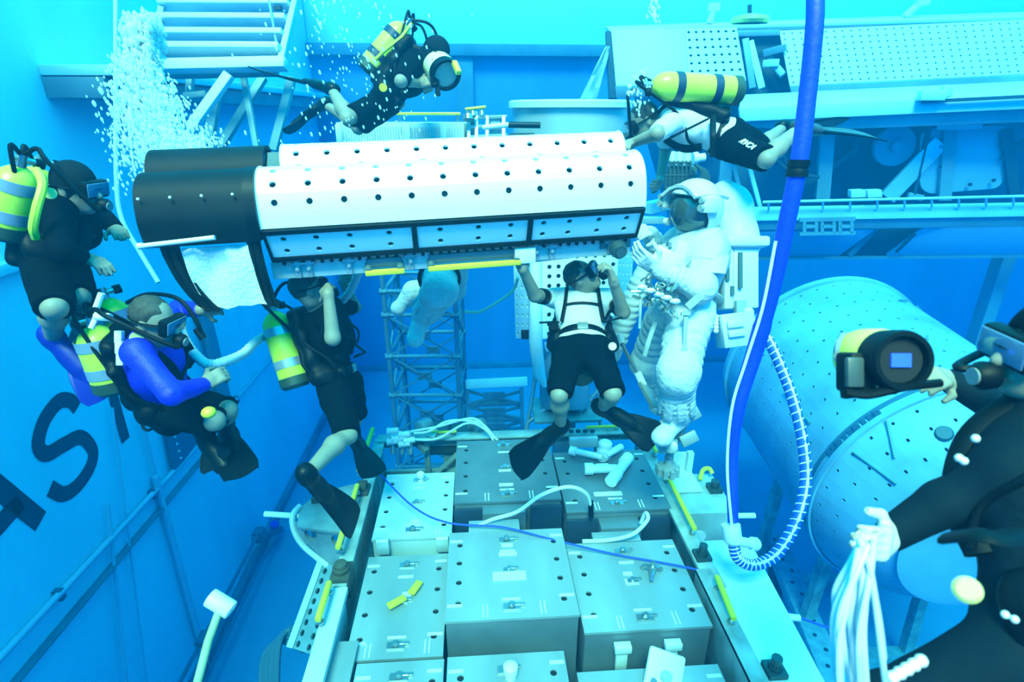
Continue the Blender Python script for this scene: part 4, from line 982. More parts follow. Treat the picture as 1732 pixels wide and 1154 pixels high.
def tank(parent, top, bot, r=.088, band=None, nb=2, boot=True):
    top, bot = V(top), V(bot); d = (top - bot); L = d.length; d.normalize()
    prof = [(0, r * .75), (.02, r * .96), (.04, r), (L - .11, r), (L - .07, r * .93), (L - .035, r * .75), (L - .012, r * .48), (L, .028)]
    o = MB().lathe(bot, top, prof, 28).build('scuba_tank', M_tank, parent, smooth=60)
    MB().lathe(bot - d * .004, bot + d * .06, [(0, r * .8), (.02, r * 1.03), (.075, r * 1.03)], 28).build('tank_boot', M_tank if not boot else mat('boot_dark', (.02, .05, .03), .5), o) if boot else None
    for k in range(nb):
        q = bot + d * (L * (.26 + .42 * k)); MB().lathe(q, q + d * .06, [(0, r * 1.005), (0, r * 1.03), (.055, r * 1.03), (.055, r * 1.005)], 28, cap=False).build('tank_band', band or M_band, o)
    x = d.orthogonal().normalized(); mb = MB(); mb.cyl(top - d * .005, top + d * .06, .024, .02, 12); mb.cyl(top + d * .035 - x * .045, top + d * .035 + x * .05, .015, n=10); mb.build('valve', M_steel, o)
    MB().cyl(top + d * .035 + x * .05, top + d * .035 + x * .085, .024, n=10).build('valve_knob', M_rub, o)
    return o, top + d * .05
def ring(c, a, b, ra, rb, n=28): return [c + a * (ra * math.cos(2 * PI * k / n)) + b * (rb * math.sin(2 * PI * k / n)) for k in range(n + 1)]
def gear(F, root, tanks, mask=True, reg=True, vest=M_rub, straps=True, hose_col=None, hood=None, hair=M_hair, band=M_band, mask_m=None, bulk=1.0, pad=True, sides=1.0):
    """tank(s), buoyancy vest, straps, mask, regulator and hoses"""
    r, f, u = F.frame(); N, Pv = F.j['neck'], F.j['pelvis']; k = F.k
    tops = [tank(root, a, b, rr, band)[1] for a, b, rr in tanks]
    ch = lerp(Pv, N, .62)
    if pad:
        B = Blend(.04); B.rbox(ch - f * .135 * k, (.15 * k * bulk, .045 * k, .23 * k), .04, (r, f, u))
        for e in (-1, 1) if sides else (): B.cone(ch - f * .12 * k + r * e * .15 * k + u * .1 * k, lerp(Pv, N, .18) + r * e * .165 * k - f * .06 * k, .04 * k * sides, .055 * k * sides, .05); B.ell(lerp(Pv, N, .16) + r * e * .17 * k - f * .02, (.045 * k * sides, .075 * k * sides, .09 * k), (r, f, u))
        vs, fs = B.mesh(.010, noise=.010, nsc=34); np_mesh('buoyancy_vest', vs, fs, vest, root)
    if straps:
        for e in (-1, 1):
            pts = spline([ch + r * e * .085 * k - f * .14 * k + u * .14 * k, N + r * e * .088 * k - f * .06 * k + u * .005, N + r * e * .09 * k + f * .02 * k + u * .015 * k, lerp(Pv, N, .85) + r * e * .105 * k + f * .105 * k, ch + r * e * .115 * k + f * .128 * k - u * .03, lerp(Pv, N, .34) + r * e * .135 * k + f * .075 * k], 7)
            MB().tube(pts, .034 * k, 8, flat=.34, ref=r * 1.0).build('shoulder_strap', M_rub, root)
        MB().tube(ring(lerp(Pv, N, .17), r, f, .160 * k, .124 * k), .028 * k, 8, flat=.3, ref=f).build('waist_belt', M_rub, root)
        MB().box(lerp(Pv, N, .17) + f * .130 * k, (.07 * k, .018, .055 * k), (r, f, u)).build('buckle', mat('buckle_grey', (.25, .28, .28), .4, .4), root, bevel=.005)
        pts = [lerp(Pv, N, .57) + r * (x * k) + f * (.134 * k - abs(x) ** 2 * 1.5) for x in (-.12, -.06, 0, .06, .12)]
        MB().tube(pts, .017 * k, 6, flat=.5).build('chest_strap', M_rub, root)
    hr, hf, hu = F.hf; H = F.j['head']
    if mask:
        o = MB().box(H + hf * .088 * k + hu * .010 * k, (.155 * k, .05 * k, .088 * k), (hr, hf, hu)).build('mask', mask_m or M_rub, root, bevel=.016)
        MB().box(H + hf * .113 * k + hu * .012 * k, (.135 * k, .006, .064 * k), (hr, hf, hu)).build('lens', M_glass, o, bevel=.002)
        MB().tube(ring(H + hu * .015 * k, hr, hf, .084 * k, .104 * k), .016 * k, 8, flat=.3, ref=hu).build('mask_strap', M_rub, o)
    mouth = H + hf * .115 * k - hu * .062 * k
    if reg:
        o = MB().lathe(mouth - hf * .01, mouth + hf * .045, [(0, .022), (.01, .034), (.04, .036), (.055, .026)], 16).build('regulator', M_rub, root)
        MB().cyl(mouth + hf * .044, mouth + hf * .05, .022, n=12).build('purge_cover', mat('purge_grey', (.30, .34, .36), .35, .4), o)
    if tops:
        t = tops[0]; side = hr if (t - H).dot(hr) > 0 else -hr
        mid = lerp(t, mouth, .5) + u * .10 * k + side * .10 * k
        if reg: MB().tube(spline([t, lerp(t, mid, .5) + u * .05 * k, mid, mouth + side * .07 * k + hf * .03, mouth + side * .03 + hf * .015], 7), .011, 8).build('hose', hose_col or M_rub, root)
        MB().tube(spline([t, t + u * .02 + r * .06 - f * .03, ch + r * .19 * k - f * .08 * k, lerp(Pv, N, .4) + r * .19 * k + f * .02 * k, lerp(Pv, N, .22) + r * .18 * k + f * .07 * k], 7), .010, 8).build('hose', M_rub, root)
        MB().tube(spline([t, t + u * .04 - r * .05, ch - r * .19 * k - f * .07 * k + u * .08, lerp(Pv, N, .55) - r * .18 * k + f * .06 * k, lerp(Pv, N, .36) - r * .15 * k + f * .09 * k], 7), .010, 8).build('hose', M_rub, root)
        c = lerp(Pv, N, .20) + r * .19 * k + f * .08 * k; mb = MB(); mb.cyl(c, c + f * .025, .032, n=16); mb.build('gauge', M_rub, root)
    B = Blend(.02); cov = hood or hair
    if hood:
        B.ell(H + hu * .028 * k - hf * .014 * k, (.086 * k, .105 * k, .104 * k), (hr, hf, hu)); B.cone(H - hu * .05 * k - hf * .03 * k, N, .078 * k, .075 * k, .03); B.ell(H - hu * .02 * k + hf * .085 * k, (.06 * k, .06 * k, .075 * k), (hr, hf, hu), .01, sub=True)
        vs, fs = B.mesh(.008); np_mesh('hood', vs, fs, hood, root)
    elif hair:
        B.ell(H + hu * .036 * k - hf * .024 * k, (.082 * k, .098 * k, .092 * k), (hr, hf, hu)); B.rbox(H - hu * .08 * k + hf * .09 * k, (.12, .07, .125), .02, (hr, hf, hu), .01, sub=True); B.rbox(H - hu * .13 * k, (.2, .2, .08), .01, (hr, hf, hu), .01, sub=True)
        vs, fs = B.mesh(.008, noise=.003, nsc=90); np_mesh('hair', vs, fs, hair, root)
def body(F, root, fd, ud=UP, hands=None, feet=None, m=M_skin, h=.0075):
    B = Blend(.03); F.torso(B)
    for q in 'LR': F.arm(B, q); F.leg(B, q)
    F.head(B, fd, ud)
    for q, (to, pn, curl) in (hands or {}).items(): F.hand(B, q, to, pn, curl)
    for q, to in (feet or {}).items(): F.foot(B, q, to)
    vs, fs = B.mesh(h); return np_mesh('body', vs, fs, m, root)
def wear(F, root, name, m, arms=None, legs=None, torso=True, infl=.008, noise=.005, low=False, neck=False):
    B = Blend(.03)
    if torso: F.torso(B)
    elif low:
        r, f, u = F.frame(); B.ell(F.j['pelvis'] - u * .015, (.165 * F.k, .118 * F.k, .115 * F.k), (r, f, u), .04)
    for q, t in (arms or {}).items(): F.arm(B, q, t, True)
    for q, t in (legs or {}).items(): F.leg(B, q, t, True)
    if neck: B.cone(F.j['neck'], lerp(F.j['neck'], F.j['head'], .45), .062, .058, .03, cut=True)
    vs, fs = B.mesh(.0095, infl=infl, noise=noise, nsc=26); return np_mesh(name, vs, fs, m, root)

# --- centre diver in a white T-shirt, holding the box up
F = Fig(985, 590, 3.66)
F.go('neck', 'pelvis', 984, 497, .50, 1).go('head', 'neck', 985, 468, .20, -1)
F.go('shR', 'neck', 938, 504, .20, -1).go('shL', 'neck', 1031, 505, .20, -1).go('hR', 'pelvis', 961, 594, .10, 0).go('hL', 'pelvis', 1010, 594, .10, 0)
F.go('elR', 'shR', 905, 500, .29, -1).go('wrR', 'elR', 884, 455, .26, -1).go('elL', 'shL', 1054, 528, .29, -1).go('wrL', 'elL', 1038, 478, .26, -1)
F.go('knR', 'hR', 946, 668, .345, -1).go('knL', 'hL', 1036, 666, .345, -1).go('anR', 'knR', 948, 722, .36, 1).go('anL', 'knL', 1019, 690, .36, 1)
r1 = thing('person', 'diver in a white T-shirt and black shorts reaching up under the white box', 'person', F.j['pelvis'] - UP * .9)
tR = P(868, 790, 3.45); tR = F.j['anR'] + (tR - F.j['anR']).normalized() * .66; tL = F.j['anL'] + (P(1110, 742, 3.6) - F.j['anL']).normalized() * .62
body(F, r1, c_r * .75 + UP * .45 - c_f * .35, UP * .8 - c_r * .25, {'R': (F.j['wrR'] + UP * .3 - c_f * .05, c_f - UP * .1, .5), 'L': (F.j['wrL'] + UP * .3 - c_r * .1, -c_r, .9)})
wear(F, r1, 'tshirt', M_tee, {'R': .22, 'L': .22}); wear(F, r1, 'shorts', M_shorts, None, {'R': .475, 'L': .475}, False, .012, .008, True)
for q in 'RL':
    a, b = F.j['sh' + q], F.j['el' + q]; B = Blend(.01); B.cone(lerp(a, b, .55), lerp(a, b, .8), .056, .053, cut=True, cut0=True); vs, fs = B.mesh(.009); np_mesh('arm_band', vs, fs, M_rub, r1)
gear(F, r1, [(lerp(F.j['pelvis'], F.j['neck'], 1.05) - F.frame()[1] * .28, lerp(F.j['pelvis'], F.j['neck'], -.1) - F.frame()[1] * .28, .085)], sides=1.25)
fin(r1, F.j['anR'], P(868, 790, 3.40), M_fin, .20, c_r * .67 - c_u * .74 + c_f * .4); fin(r1, F.j['anL'], P(1108, 742, 3.72), M_fin, .21, c_r * .5 + c_u * .8)
r, f, u = F.frame()
for e, pts in ((-1, [(945, 545, 3.45), (930, 545, 3.42), (913, 546, 3.4)]), (1, [(1022, 545, 3.45), (1038, 541, 3.42), (1052, 537, 3.4)])):
    MB().tube([P(*p) for p in pts], .013, 6, flat=.4).build('loose_strap', M_rub, r1)
o = MB().cyl(P(1036, 586, 3.42), P(1036, 586, 3.40), .032, n=18).build('gauge', M_rub, r1); MB().cyl(P(1036, 586, 3.40), P(1036, 586, 3.395), .024, n=18).build('gauge_face', M_white, o)

# --- black-clad diver seen from behind, lower middle left
F = Fig(572, 650, 3.75)
F.go('neck', 'pelvis', 540, 522, .52, 0).go('head', 'neck', 524, 490, .19, -1)
F.go('shR', 'neck', 555, 538, .19, -1).go('shL', 'neck', 560, 520, .19, 1).go('hR', 'pelvis', 562, 655, .10, -1).go('hL', 'pelvis', 588, 648, .10, 1)
F.go('elR', 'shR', 563, 572, .28, -1).go('wrR', 'elR', 555, 494, .26, 1).go('elL', 'shL', 600, 520, .28, 1).go('wrL', 'elL', 580, 476, .26, -1)
F.go('knR', 'hR', 588, 736, .42, -1).go('knL', 'hL', 602, 700, .42, 1).go('anR', 'knR', 520, 802, .41, -1).go('anL', 'knL', 598, 738, .40, 1)
r2 = thing('person', 'diver in black seen from behind below the black cover, one yellow tank', 'person', F.j['pelvis'] - UP * .9)
body(F, r2, c_r * .75 + c_f * .5 + UP * .35, UP * .9 - c_r * .35, {'R': (P(538, 470, 3.5), c_f, .7), 'L': (P(590, 455, 3.6), c_f, .5)})
wear(F, r2, 'tshirt', M_suit, {'R': .44, 'L': .40}, infl=.010); wear(F, r2, 'shorts', M_shorts, None, {'R': .485, 'L': .47}, False, .012, .008, True)
gear(F, r2, [(P(462, 528, 3.62), P(502, 655, 3.62), .092)], hair=M_hair, mask=True, bulk=.9)
fin(r2, F.j['anR'] + V((0, 0, -.01)), P(596, 886, 3.40), M_fin, .2, c_f * .95 + c_r * .25); fin(r2, F.j['anL'], P(634, 806, 4.1), M_fin, .19, c_r)
mb = MB(); mb.tube(spline([P(572, 525, 3.9), P(590, 545, 3.9), P(606, 560, 3.92), P(602, 580, 3.92), P(585, 560, 3.9)], 6), .012, 6, flat=.5); mb.tube([P(590, 575, 3.9), P(618, 596, 3.88), P(598, 605, 3.85)], .016, 6, flat=.4); mb.build('loose_strap', M_rub, r2)

# --- blue-shirted diver at the left with twin tanks
F = Fig(290, 686, 3.16)
F.go('neck', 'pelvis', 246, 574, .48, -1).go('head', 'neck', 262, 544, .18, -1)
F.go('shR', 'neck', 232, 596, .19, -1).go('shL', 'neck', 275, 552, .19, 1).go('hR', 'pelvis', 278, 692, .10, -1).go('hL', 'pelvis', 304, 678, .10, 1)
F.go('elR', 'shR', 292, 668, .29, -1).go('wrR', 'elR', 345, 650, .26, 1).go('elL', 'shL', 302, 522, .28, 1).go('wrL', 'elL', 340, 524, .25, -1)
F.go('knR', 'hR', 362, 712, .37, -1).go('knL', 'hL', 384, 694, .38, -1).go('anR', 'knR', 334, 716, .40, 1).go('anL', 'knL', 380, 716, .38, 1)
r3 = thing('person', 'diver in a bright blue long-sleeved shirt with twin yellow tanks, holding the white hose', 'person', F.j['pelvis'] - UP * .9)
body(F, r3, c_r * .95 - c_f * .12 - UP * .3, UP * .9 + c_r * .15, {'R': (P(374, 634, 2.95), -c_r * .2 + c_f - UP * .3, .9), 'L': (P(356, 522, 3.2), c_f, .5)})
wear(F, r3, 'long_sleeved_shirt', M_blue, {'R': .99, 'L': .97}, neck=True); wear(F, r3, 'shorts', M_shorts, None, {'R': .47, 'L': .47}, False, .012, .008, True)
gear(F, r3, [(P(156, 552, 2.80), P(198, 660, 2.92), .098), (P(178, 506, 2.98), P(222, 612, 3.1), .098)], hair=M_hair, sides=.7, bulk=.8)
fin(r3, F.j['anR'], P(372, 784, 3.15), M_fin, .20, c_r * .7 + c_u * .6); fin(r3, F.j['anL'], P(410, 806, 3.1), M_fin, .19, c_r)
mb = MB(); mb.cyl(P(166, 530, 2.70), P(154, 556, 2.68), .013, n=8); mb.cyl(P(172, 496, 2.70), P(161, 526, 2.70), .015, n=8); mb.cyl(P(162, 535, 2.68), P(187, 537, 2.68), .020, n=8); mb.build('valve_bar', M_white, r3)
for x, y in ((202, 570), (203, 588), (205, 608)): MB().box(P(x, y, 2.74), (.035, .03, .06), (c_r, c_f, c_u)).build('tank_latch', M_lab, r3, bevel=.004)
mb = MB(); mb.tube(spline([P(215, 512, 2.95), P(250, 498, 2.85), P(300, 505, 2.75), P(330, 540, 2.75), P(343, 572, 2.78)], 7), .011, 8); mb.cyl(P(332, 556, 2.77), P(344, 573, 2.78), .018, n=10); mb.build('hose', M_rub, r3)
MB().cyl(P(231, 572, 2.70), P(231, 572, 2.67), .030, n=16).build('shoulder_button', mat('button_yellow', (.6, .6, .2), .4), r3)
MB().sphere(P(353, 698, 2.72), .035, 12, (1, 1, .8)).build('yellow_gauge', M_yellow, r3)

# --- diver at the upper left edge
F = Fig(92, 446, 2.9)
F.go('neck', 'pelvis', 108, 346, .50, 0).go('head', 'neck', 130, 318, .18, -1)
F.go('shR', 'neck', 98, 358, .19, -1).go('shL', 'neck', 122, 348, .19, 1).go('hR', 'pelvis', 78, 450, .10, -1).go('hL', 'pelvis', 108, 444, .10, 1)
F.go('elR', 'shR', 102, 424, .29, -1).go('wrR', 'elR', 140, 436, .25, 1).go('elL', 'shL', 158, 352, .29, 1).go('wrL', 'elL', 196, 388, .26, -1)
F.go('knR', 'hR', 92, 520, .36, -1).go('knL', 'hL', 132, 502, .36, -1).go('anR', 'knR', 90, 572, .40, 1).go('anL', 'knL', 140, 548, .40, 1)
r4 = thing('person', 'diver in black shorty wetsuit at the left edge, one blue fin, twin yellow tanks', 'person', F.j['pelvis'] - UP * .9)
body(F, r4, c_r * .95 - UP * .2 - c_f * .1, UP, {'R': (P(168, 444, 2.8), -UP, .5), 'L': (P(214, 402, 3.0), -UP, .3)})
wear(F, r4, 'wetsuit', M_suit, {'R': .9, 'L': .99}, {'R': .485, 'L': .485}, True, .014, .004)
gear(F, r4, [(P(34, 282, 2.62), P(8, 400, 2.70), .098), (P(66, 284, 2.82), P(46, 392, 2.9), .098)], sides=.7, bulk=.75, hair=None, hood=mat('cap_dark', (.003, .010, .014), .8, spec=.1))
MB().tube(spline([P(62, 288, 2.56), P(72, 312, 2.52), P(62, 352, 2.50), P(56, 385, 2.52), P(60, 402, 2.56)], 8), .019, 8).build('yellow_hose', M_tank, r4)
MB().cyl(P(85, 327, 2.6), P(85, 327, 2.57), .026, n=14).build('shoulder_button', mat('button_yellow', (.6, .6, .2)), r4)
fin(r4, F.j['anR'], P(178, 668, 2.95), M_finb, .2, c_r * .75 + c_u * .65); fin(r4, F.j['anL'], P(152, 580, 3.7), M_fin, .2, c_r)

# --- diver with a camera at the top
F = Fig(650, 172, 4.6)
F.go('neck', 'pelvis', 712, 96, .52, 0).go('head', 'neck', 738, 92, .18, -1)
F.go('shR', 'neck', 694, 108, .19, -1).go('shL', 'neck', 716, 98, .19, 1).go('hR', 'pelvis', 642, 178, .10, -1).go('hL', 'pelvis', 660, 172, .10, 1)
F.go('elR', 'shR', 678, 137, .29, -1).go('wrR', 'elR', 708, 141, .26, 1).go('elL', 'shL', 706, 140, .29, 1).go('wrL', 'elL', 722, 150, .26, -1)
F.go('knR', 'hR', 588, 200, .42, -1).go('knL', 'hL', 606, 216, .42, 1).go('anR', 'knR', 560, 150, .40, 1).go('anL', 'knL', 548, 176, .40, 1)
r5 = thing('person', 'diver in black filming with a handheld camera at the top, yellow tank on the back', 'person', F.j['pelvis'] - UP * .3)
body(F, r5, c_r * .85 - UP * .55, UP * .8 + c_r * .4, {'R': (P(732, 136, 4.4), c_r * .3 + c_f, .9), 'L': (P(728, 160, 4.55), -c_f, .9)})
wear(F, r5, 'wetsuit', M_suit, {'R': .46, 'L': .46}, {'R': .42, 'L': .42}, True, .014, .004)
gear(F, r5, [(P(686, 42, 4.45), P(620, 122, 4.5), .10)], hair=None, hood=mat('cap_dark', (.03, .05, .06)), band=M_bandk, reg=True)
MB().tube([P(696, 40, 4.34), P(680, 62, 4.32), P(650, 86, 4.32), P(632, 104, 4.36)], .014, 6).build('yellow_strap', M_tank, r5)
fin(r5, F.j['anR'], P(437, 114, 4.9), M_fin, .2, c_u * .35 + c_f); fin(r5, F.j['anL'], P(482, 220, 5.0), M_fin, .2, c_u * .2 + c_f)
mb = MB(); mb.cyl(P(648, 148, 4.28), P(648, 148, 4.25), .03, n=14); mb.build('yellow_button', M_yellow, r5)
MB().tube(spline([P(697, 38, 4.4), P(712, 44, 4.36), P(720, 60, 4.36), P(724, 78, 4.4)], 6), .010, 8).build('hose', M_rub, r5)

# --- horizontal diver in a white shirt at the right end of the box
F = Fig(1234, 234, 3.92)
F.go('neck', 'pelvis', 1122, 196, .52, 0).go('head', 'neck', 1088, 206, .18, -1)
F.go('shL', 'neck', 1136, 208, .19, -1).go('shR', 'neck', 1128, 196, .19, 1).go('hL', 'pelvis', 1230, 244, .10, -1).go('hR', 'pelvis', 1240, 226, .10, 1)
F.go('elL', 'shL', 1112, 226, .28, -1).go('wrL', 'elL', 1064, 244, .26, 1).go('elR', 'shR', 1126, 252, .29, 1).go('wrR', 'elR', 1116, 306, .26, -1)
F.go('knL', 'hL', 1296, 270, .42, -1).go('knR', 'hR', 1290, 250, .42, 1).go('anL', 'knL', 1354, 216, .40, 1).go('anR', 'knR', 1326, 214, .40, 1)
r6 = thing('person', 'horizontal diver in a white shirt and black shorts gripping the right end of the box', 'person', F.j['pelvis'] - UP * .25)
body(F, r6, -c_r * .8 - UP * .5 - c_f * .1, -c_r * .45 + UP * .9, {'L': (P(1046, 246, 3.6), -UP, .5), 'R': (P(1108, 335, 4.0), -c_r, .6)}, h=.0075)
wear(F, r6, 'shirt', M_tee, {'L': .47, 'R': .4}, infl=.012); sh = wear(F, r6, 'shorts', M_shorts, None, {'L': .46, 'R': .44}, False, .014, .006, True)
gear(F, r6, [(P(1102, 144, 3.72), P(1252, 154, 3.82), .092)], band=M_bandk, sides=0, bulk=.8)
B = Blend(.01); a, b = F.j['elL'], F.j['wrL']; B.cone(lerp(a, b, .86), lerp(a, b, 1.0), .037, .036, cut=True, cut0=True); vs, fs = B.mesh(.008); np_mesh('wrist_watch', vs, fs, M_rub, r6)
fin(r6, F.j['anL'], P(1478, 236, 4.35), mat('fin_olive', (.03, .035, .03), .45), .2, c_u * .5 + c_f * .8); fin(r6, F.j['anR'], P(1420, 212, 4.75), M_fin, .2, c_f)
r, f, u = F.frame()
for (x0, y0), (x1, y1), dd in (((1206, 195), (1206, 265), 3.68), ((1196, 202), (1130, 235), 3.66)):
    m_ = P((x0 + x1) / 2, (y0 + y1) / 2, dd - .03); MB().tube(spline([P(x0, y0, dd + .06), m_, P(x1, y1, dd + .06)], 6), .020, 6, flat=.4, ref=c_u).build('harness_strap', M_rub, r6)
def text_mesh(name, s, size, m, parent, o, ax, ay, depth=.003, bold=0.0):
    """flat lettering s with its baseline start at o, running along ax with ay up"""
    c = bpy.data.curves.new(name, 'FONT'); c.body = s; c.size = size; c.extrude = depth; c.offset = bold; c.resolution_u = 4
    t_ = bpy.data.objects.new(name, c); COL.objects.link(t_); dg = bpy.context.evaluated_depsgraph_get(); me = bpy.data.meshes.new_from_object(t_.evaluated_get(dg))
    bpy.data.objects.remove(t_); ax = V(ax).normalized(); n = ax.cross(V(ay)).normalized(); ay = n.cross(ax)
    off = world_of(parent) if parent is not None else V((0, 0, 0))
    for v in me.vertices: v.co = V(o) + ax * v.co.x + ay * v.co.y + n * v.co.z - off
    me.materials.clear(); me.materials.append(m); ob = bpy.data.objects.new(name, me); COL.objects.link(ob)
    if parent is not None: ob.parent = parent
    return ob
a, b = F.j['hL'], F.j['knL']; tdir = (b - a).normalized(); nrm = -(c_f - tdir * c_f.dot(tdir)).normalized(); up_ = nrm.cross(tdir)
text_mesh('shorts_lettering', 'RVCA', .062, M_white, r6, lerp(a, b, .52) + nrm * .094 + up_ * -.045, tdir * .98 - up_ * .1 - nrm * .03, up_, .002, .002)
# ---------------------------------------------------------------- people in white space suits
M_sw = mat('suit_white', (.60, .63, .63), .85, spec=.2, bump=.7, bscale=24, vary=.05, scale=9)
M_sg = mat('suit_grey', (.30, .36, .36), .6)
M_visor = mat('visor', (.08, .14, .15), .06, .5)
M_shellw = mat('shell_white', (.68, .71, .71), .4)
def suit_limb(B, a, b, ra, rb, rip=.007, fr=75): B.cone(a, b, ra, rb, .05, rip=rip, fr=fr)
def suit(F, root, fd, ud, hands, boots, backpack=True):
    j = F.j; r, f, u = F.frame(); N, Pv = j['neck'], j['pelvis']
    B = Blend(.05)
    B.ell(lerp(Pv, N, .70), (.25, .20, .24), (r, f, u)); B.cone(lerp(Pv, N, .1), lerp(Pv, N, .5), .195, .20, flat=(f, .9), rip=.006, fr=60); B.ell(Pv - u * .02, (.20, .18, .16), (r, f, u))
    for q in 'LR':
        a, b, c = j['sh' + q], j['el' + q], j['wr' + q]
        B.ell(a, (.125,) * 3, None); suit_limb(B, a, b, .105, .09); suit_limb(B, b, c, .09, .066, .006, 90)
        h, k_, an = j['h' + q], j['kn' + q], j['an' + q]
        suit_limb(B, h, k_, .150, .118, .012, 48); B.ell(k_, (.118,) * 3, None, .05); suit_limb(B, k_, an, .118, .098, .009, 60)
    vs, fs = B.mesh(.0095, noise=.008, nsc=24); np_mesh('suit', vs, fs, M_sw, root)
    for q in 'LR':                                # boots, gloves, joint rings
        k_, an = j['kn' + q], j['an' + q]; to = boots[q]; d = (to - an).normalized(); l = (k_ - an).normalized()
        B = Blend(.03); B.cone(an + l * .10, an, .102, .085); B.cone(an - l * .02, an - l * .03 + d * .19, .078, .062, .04, flat=(l, .8)); B.ell(an - l * .03 + d * .19, (.062, .062, .055), None, .03)
        vs, fs = B.mesh(.010, noise=.004); np_mesh('boot', vs, fs, M_sw, root)
        x = l.orthogonal().normalized(); y = l.cross(x); mb = MB()
        for i in range(8):                        # stiff flaps round the ankle
            a_ = i * PI / 4; o_ = x * math.cos(a_) + y * math.sin(a_); t_ = l.cross(o_)
            MB().box(an + l * .17 + o_ * .108, (.062, .022, .15), (t_, o_, (l + o_ * -.10).normalized())).build('ankle_flap', M_sw, root, bevel=.009)
        B = Blend(.02); Fh = F; Fh.k = 1.38; F.hand(B, q, *hands[q]); Fh.k = 1.0; B.cone(j['wr' + q] - (j['wr' + q] - j['el' + q]).normalized() * .05, j['wr' + q], .062, .050)
        vs, fs = B.mesh(.008); np_mesh('glove', vs, fs, M_sw, root)
        d = (j['wr' + q] - j['el' + q]).normalized(); p = j['wr' + q] - d * .07
        MB().lathe(p, p + d * .035, [(0, .066), (0, .076), (.035, .076), (.035, .066)], 20, cap=False).build('wrist_ring', M_lab, root)
        e, e2 = j['el' + q], j['sh' + q]; d = (e2 - e).normalized(); p = lerp(e, e2, .55)
        MB().lathe(p, p + d * .03, [(0, .10), (0, .112), (.03, .112), (.03, .10)], 20, cap=False).build('arm_band', M_sw, root)
    # waist bearing and straps
    MB().tube(ring(lerp(Pv, N, .18), r, f, .215, .20, 32), .020, 8, flat=1.4, ref=f).build('waist_ring', M_sg, root)
    # helmet
    H = j['head']; hf = fd.normalized(); hu = (ud - hf * ud.dot(hf)).normalized(); hr = hf.cross(hu); F.hf = (hr, hf, hu)
    MB().lathe(lerp(N, H, .05) - hu * .0, lerp(N, H, .05) + hu * .04, [(0, .14), (0, .165), (.04, .165), (.04, .14)], 28, cap=False).build('neck_ring', M_lab, root)
    o = MB().sphere(H, .150, 28, (1, 1, 1.05), (hr, hf, hu)).build('bubble_visor', M_visor, root)
    B = Blend(.015); B.ell(H - hf * .012 + hu * .012, (.185, .19, .195), (hr, hf, hu)); B.ell(H, (.158, .158, .163), (hr, hf, hu), .01, sub=True); B.rbox(H + hf * .17 - hu * .035, (.165, .18, .135), .05, (hr, (hf + hu * .1).normalized(), (hu - hf * .1).normalized()), .02, sub=True); B.rbox(H - hu * .23, (.3, .3, .08), .02, (hr, hf, hu), .01, sub=True)
    vs, fs = B.mesh(.009); np_mesh('helmet_shell', vs, fs, M_shellw, root)
    MB().sheet([[H + hr * (x * .16) + hu * (.165 + .02 * (1 - x * x)) + hf * (y * .15 + .0) + hu * (-.05 * abs(x) ** 2 - .02 * y * y) for x in (-1, -.6, -.2, .2, .6, 1)] for y in (-1, -.5, 0, .5, 1)], .02).build('sun_shade', M_shellw, root)
    for e in (-1, 1):                             # lamps and side housings
        MB().box(H + hr * e * .185 + hf * .05 + hu * .05, (.06, .13, .10), (hr, hf, hu)).build('lamp_housing', M_shellw, root, bevel=.015)
        mb = MB(); mb.cyl(H + hr * e * .19 + hf * .11 + hu * .03, H + hr * e * .19 + hf * .135 + hu * .03, .022, n=12); mb.cyl(H + hr * e * .19 + hf * .11 + hu * .075, H + hr * e * .19 + hf * .135 + hu * .075, .018, n=12); mb.build('lamp', M_sg, root)
    mb = MB(); mb.cyl(H - hu * .09 + hr * .15 + hf * .06, H - hu * .09 + hr * .18 + hf * .065, .025, n=14); mb.build('visor_knob', M_lab, root)
    mb = MB(); mb.sphere(H + hf * .03, .10, 18, (.8, .95, 1.1), (hr, hf, hu)); mb.build('face', M_skin, root)
    # chest control box
    c = lerp(Pv, N, .58) + f * .20; MB().box(c, (.26, .10, .18), (r, f, u)).build('control_box', M_shellw, root, bevel=.012)
    mb = MB()
    for k in range(6): q = c + f * .06 + r * (-.12 + .05 * k) + u * (.05 if k % 2 else -.03); mb.cyl(q, q + f * .03, .016, n=10)
    mb.build('control_knob', M_steel, root)
    if backpack:
        c = lerp(Pv, N, .70) - f * .33
        MB().box(c + u * .02, (.50, .20, .52), (r, f, u)).build('backpack', M_shellw, root, bevel=.03)
    return r, f, u

# --- near astronaut holding the right end of the box
F = Fig(1158, 520, 3.80)
F.go('neck', 'pelvis', 1186, 402, .50, 1).go('head', 'neck', 1172, 356, .21, -1)
F.go('shL', 'neck', 1196, 436, .24, -1).go('shR', 'neck', 1150, 412, .24, 1).go('hL', 'pelvis', 1168, 540, .13, -1).go('hR', 'pelvis', 1130, 532, .14, 1)
F.go('elL', 'shL', 1184, 486, .28, -1).go('wrL', 'elL', 1118, 456, .28, -1).go('elR', 'shR', 1122, 440, .28, 1).go('wrR', 'elR', 1100, 398, .26, -1)
F.go('knL', 'hL', 1146, 632, .44, -1).go('knR', 'hR', 1096, 612, .44, 1).go('anL', 'knL', 1143, 705, .42, 1).go('anR', 'knR', 1122, 676, .42, 1)
a1_ = thing('person', 'astronaut in a bulky white space suit with backpack at the right end of the box', 'person', F.j['pelvis'] - UP * .95)
r, f, u = suit(F, a1_, -c_r * .84 - c_f * .46 - UP * .10, UP - c_r * .12, {'L': (P(1078, 432, 3.45), UP * .6 + c_f * .6, .5), 'R': (P(1078, 370, 3.8), -UP * .5 + c_f, .7)}, {'L': P(1120, 735, 3.65), 'R': P(1085, 700, 3.9)}, backpack=False)
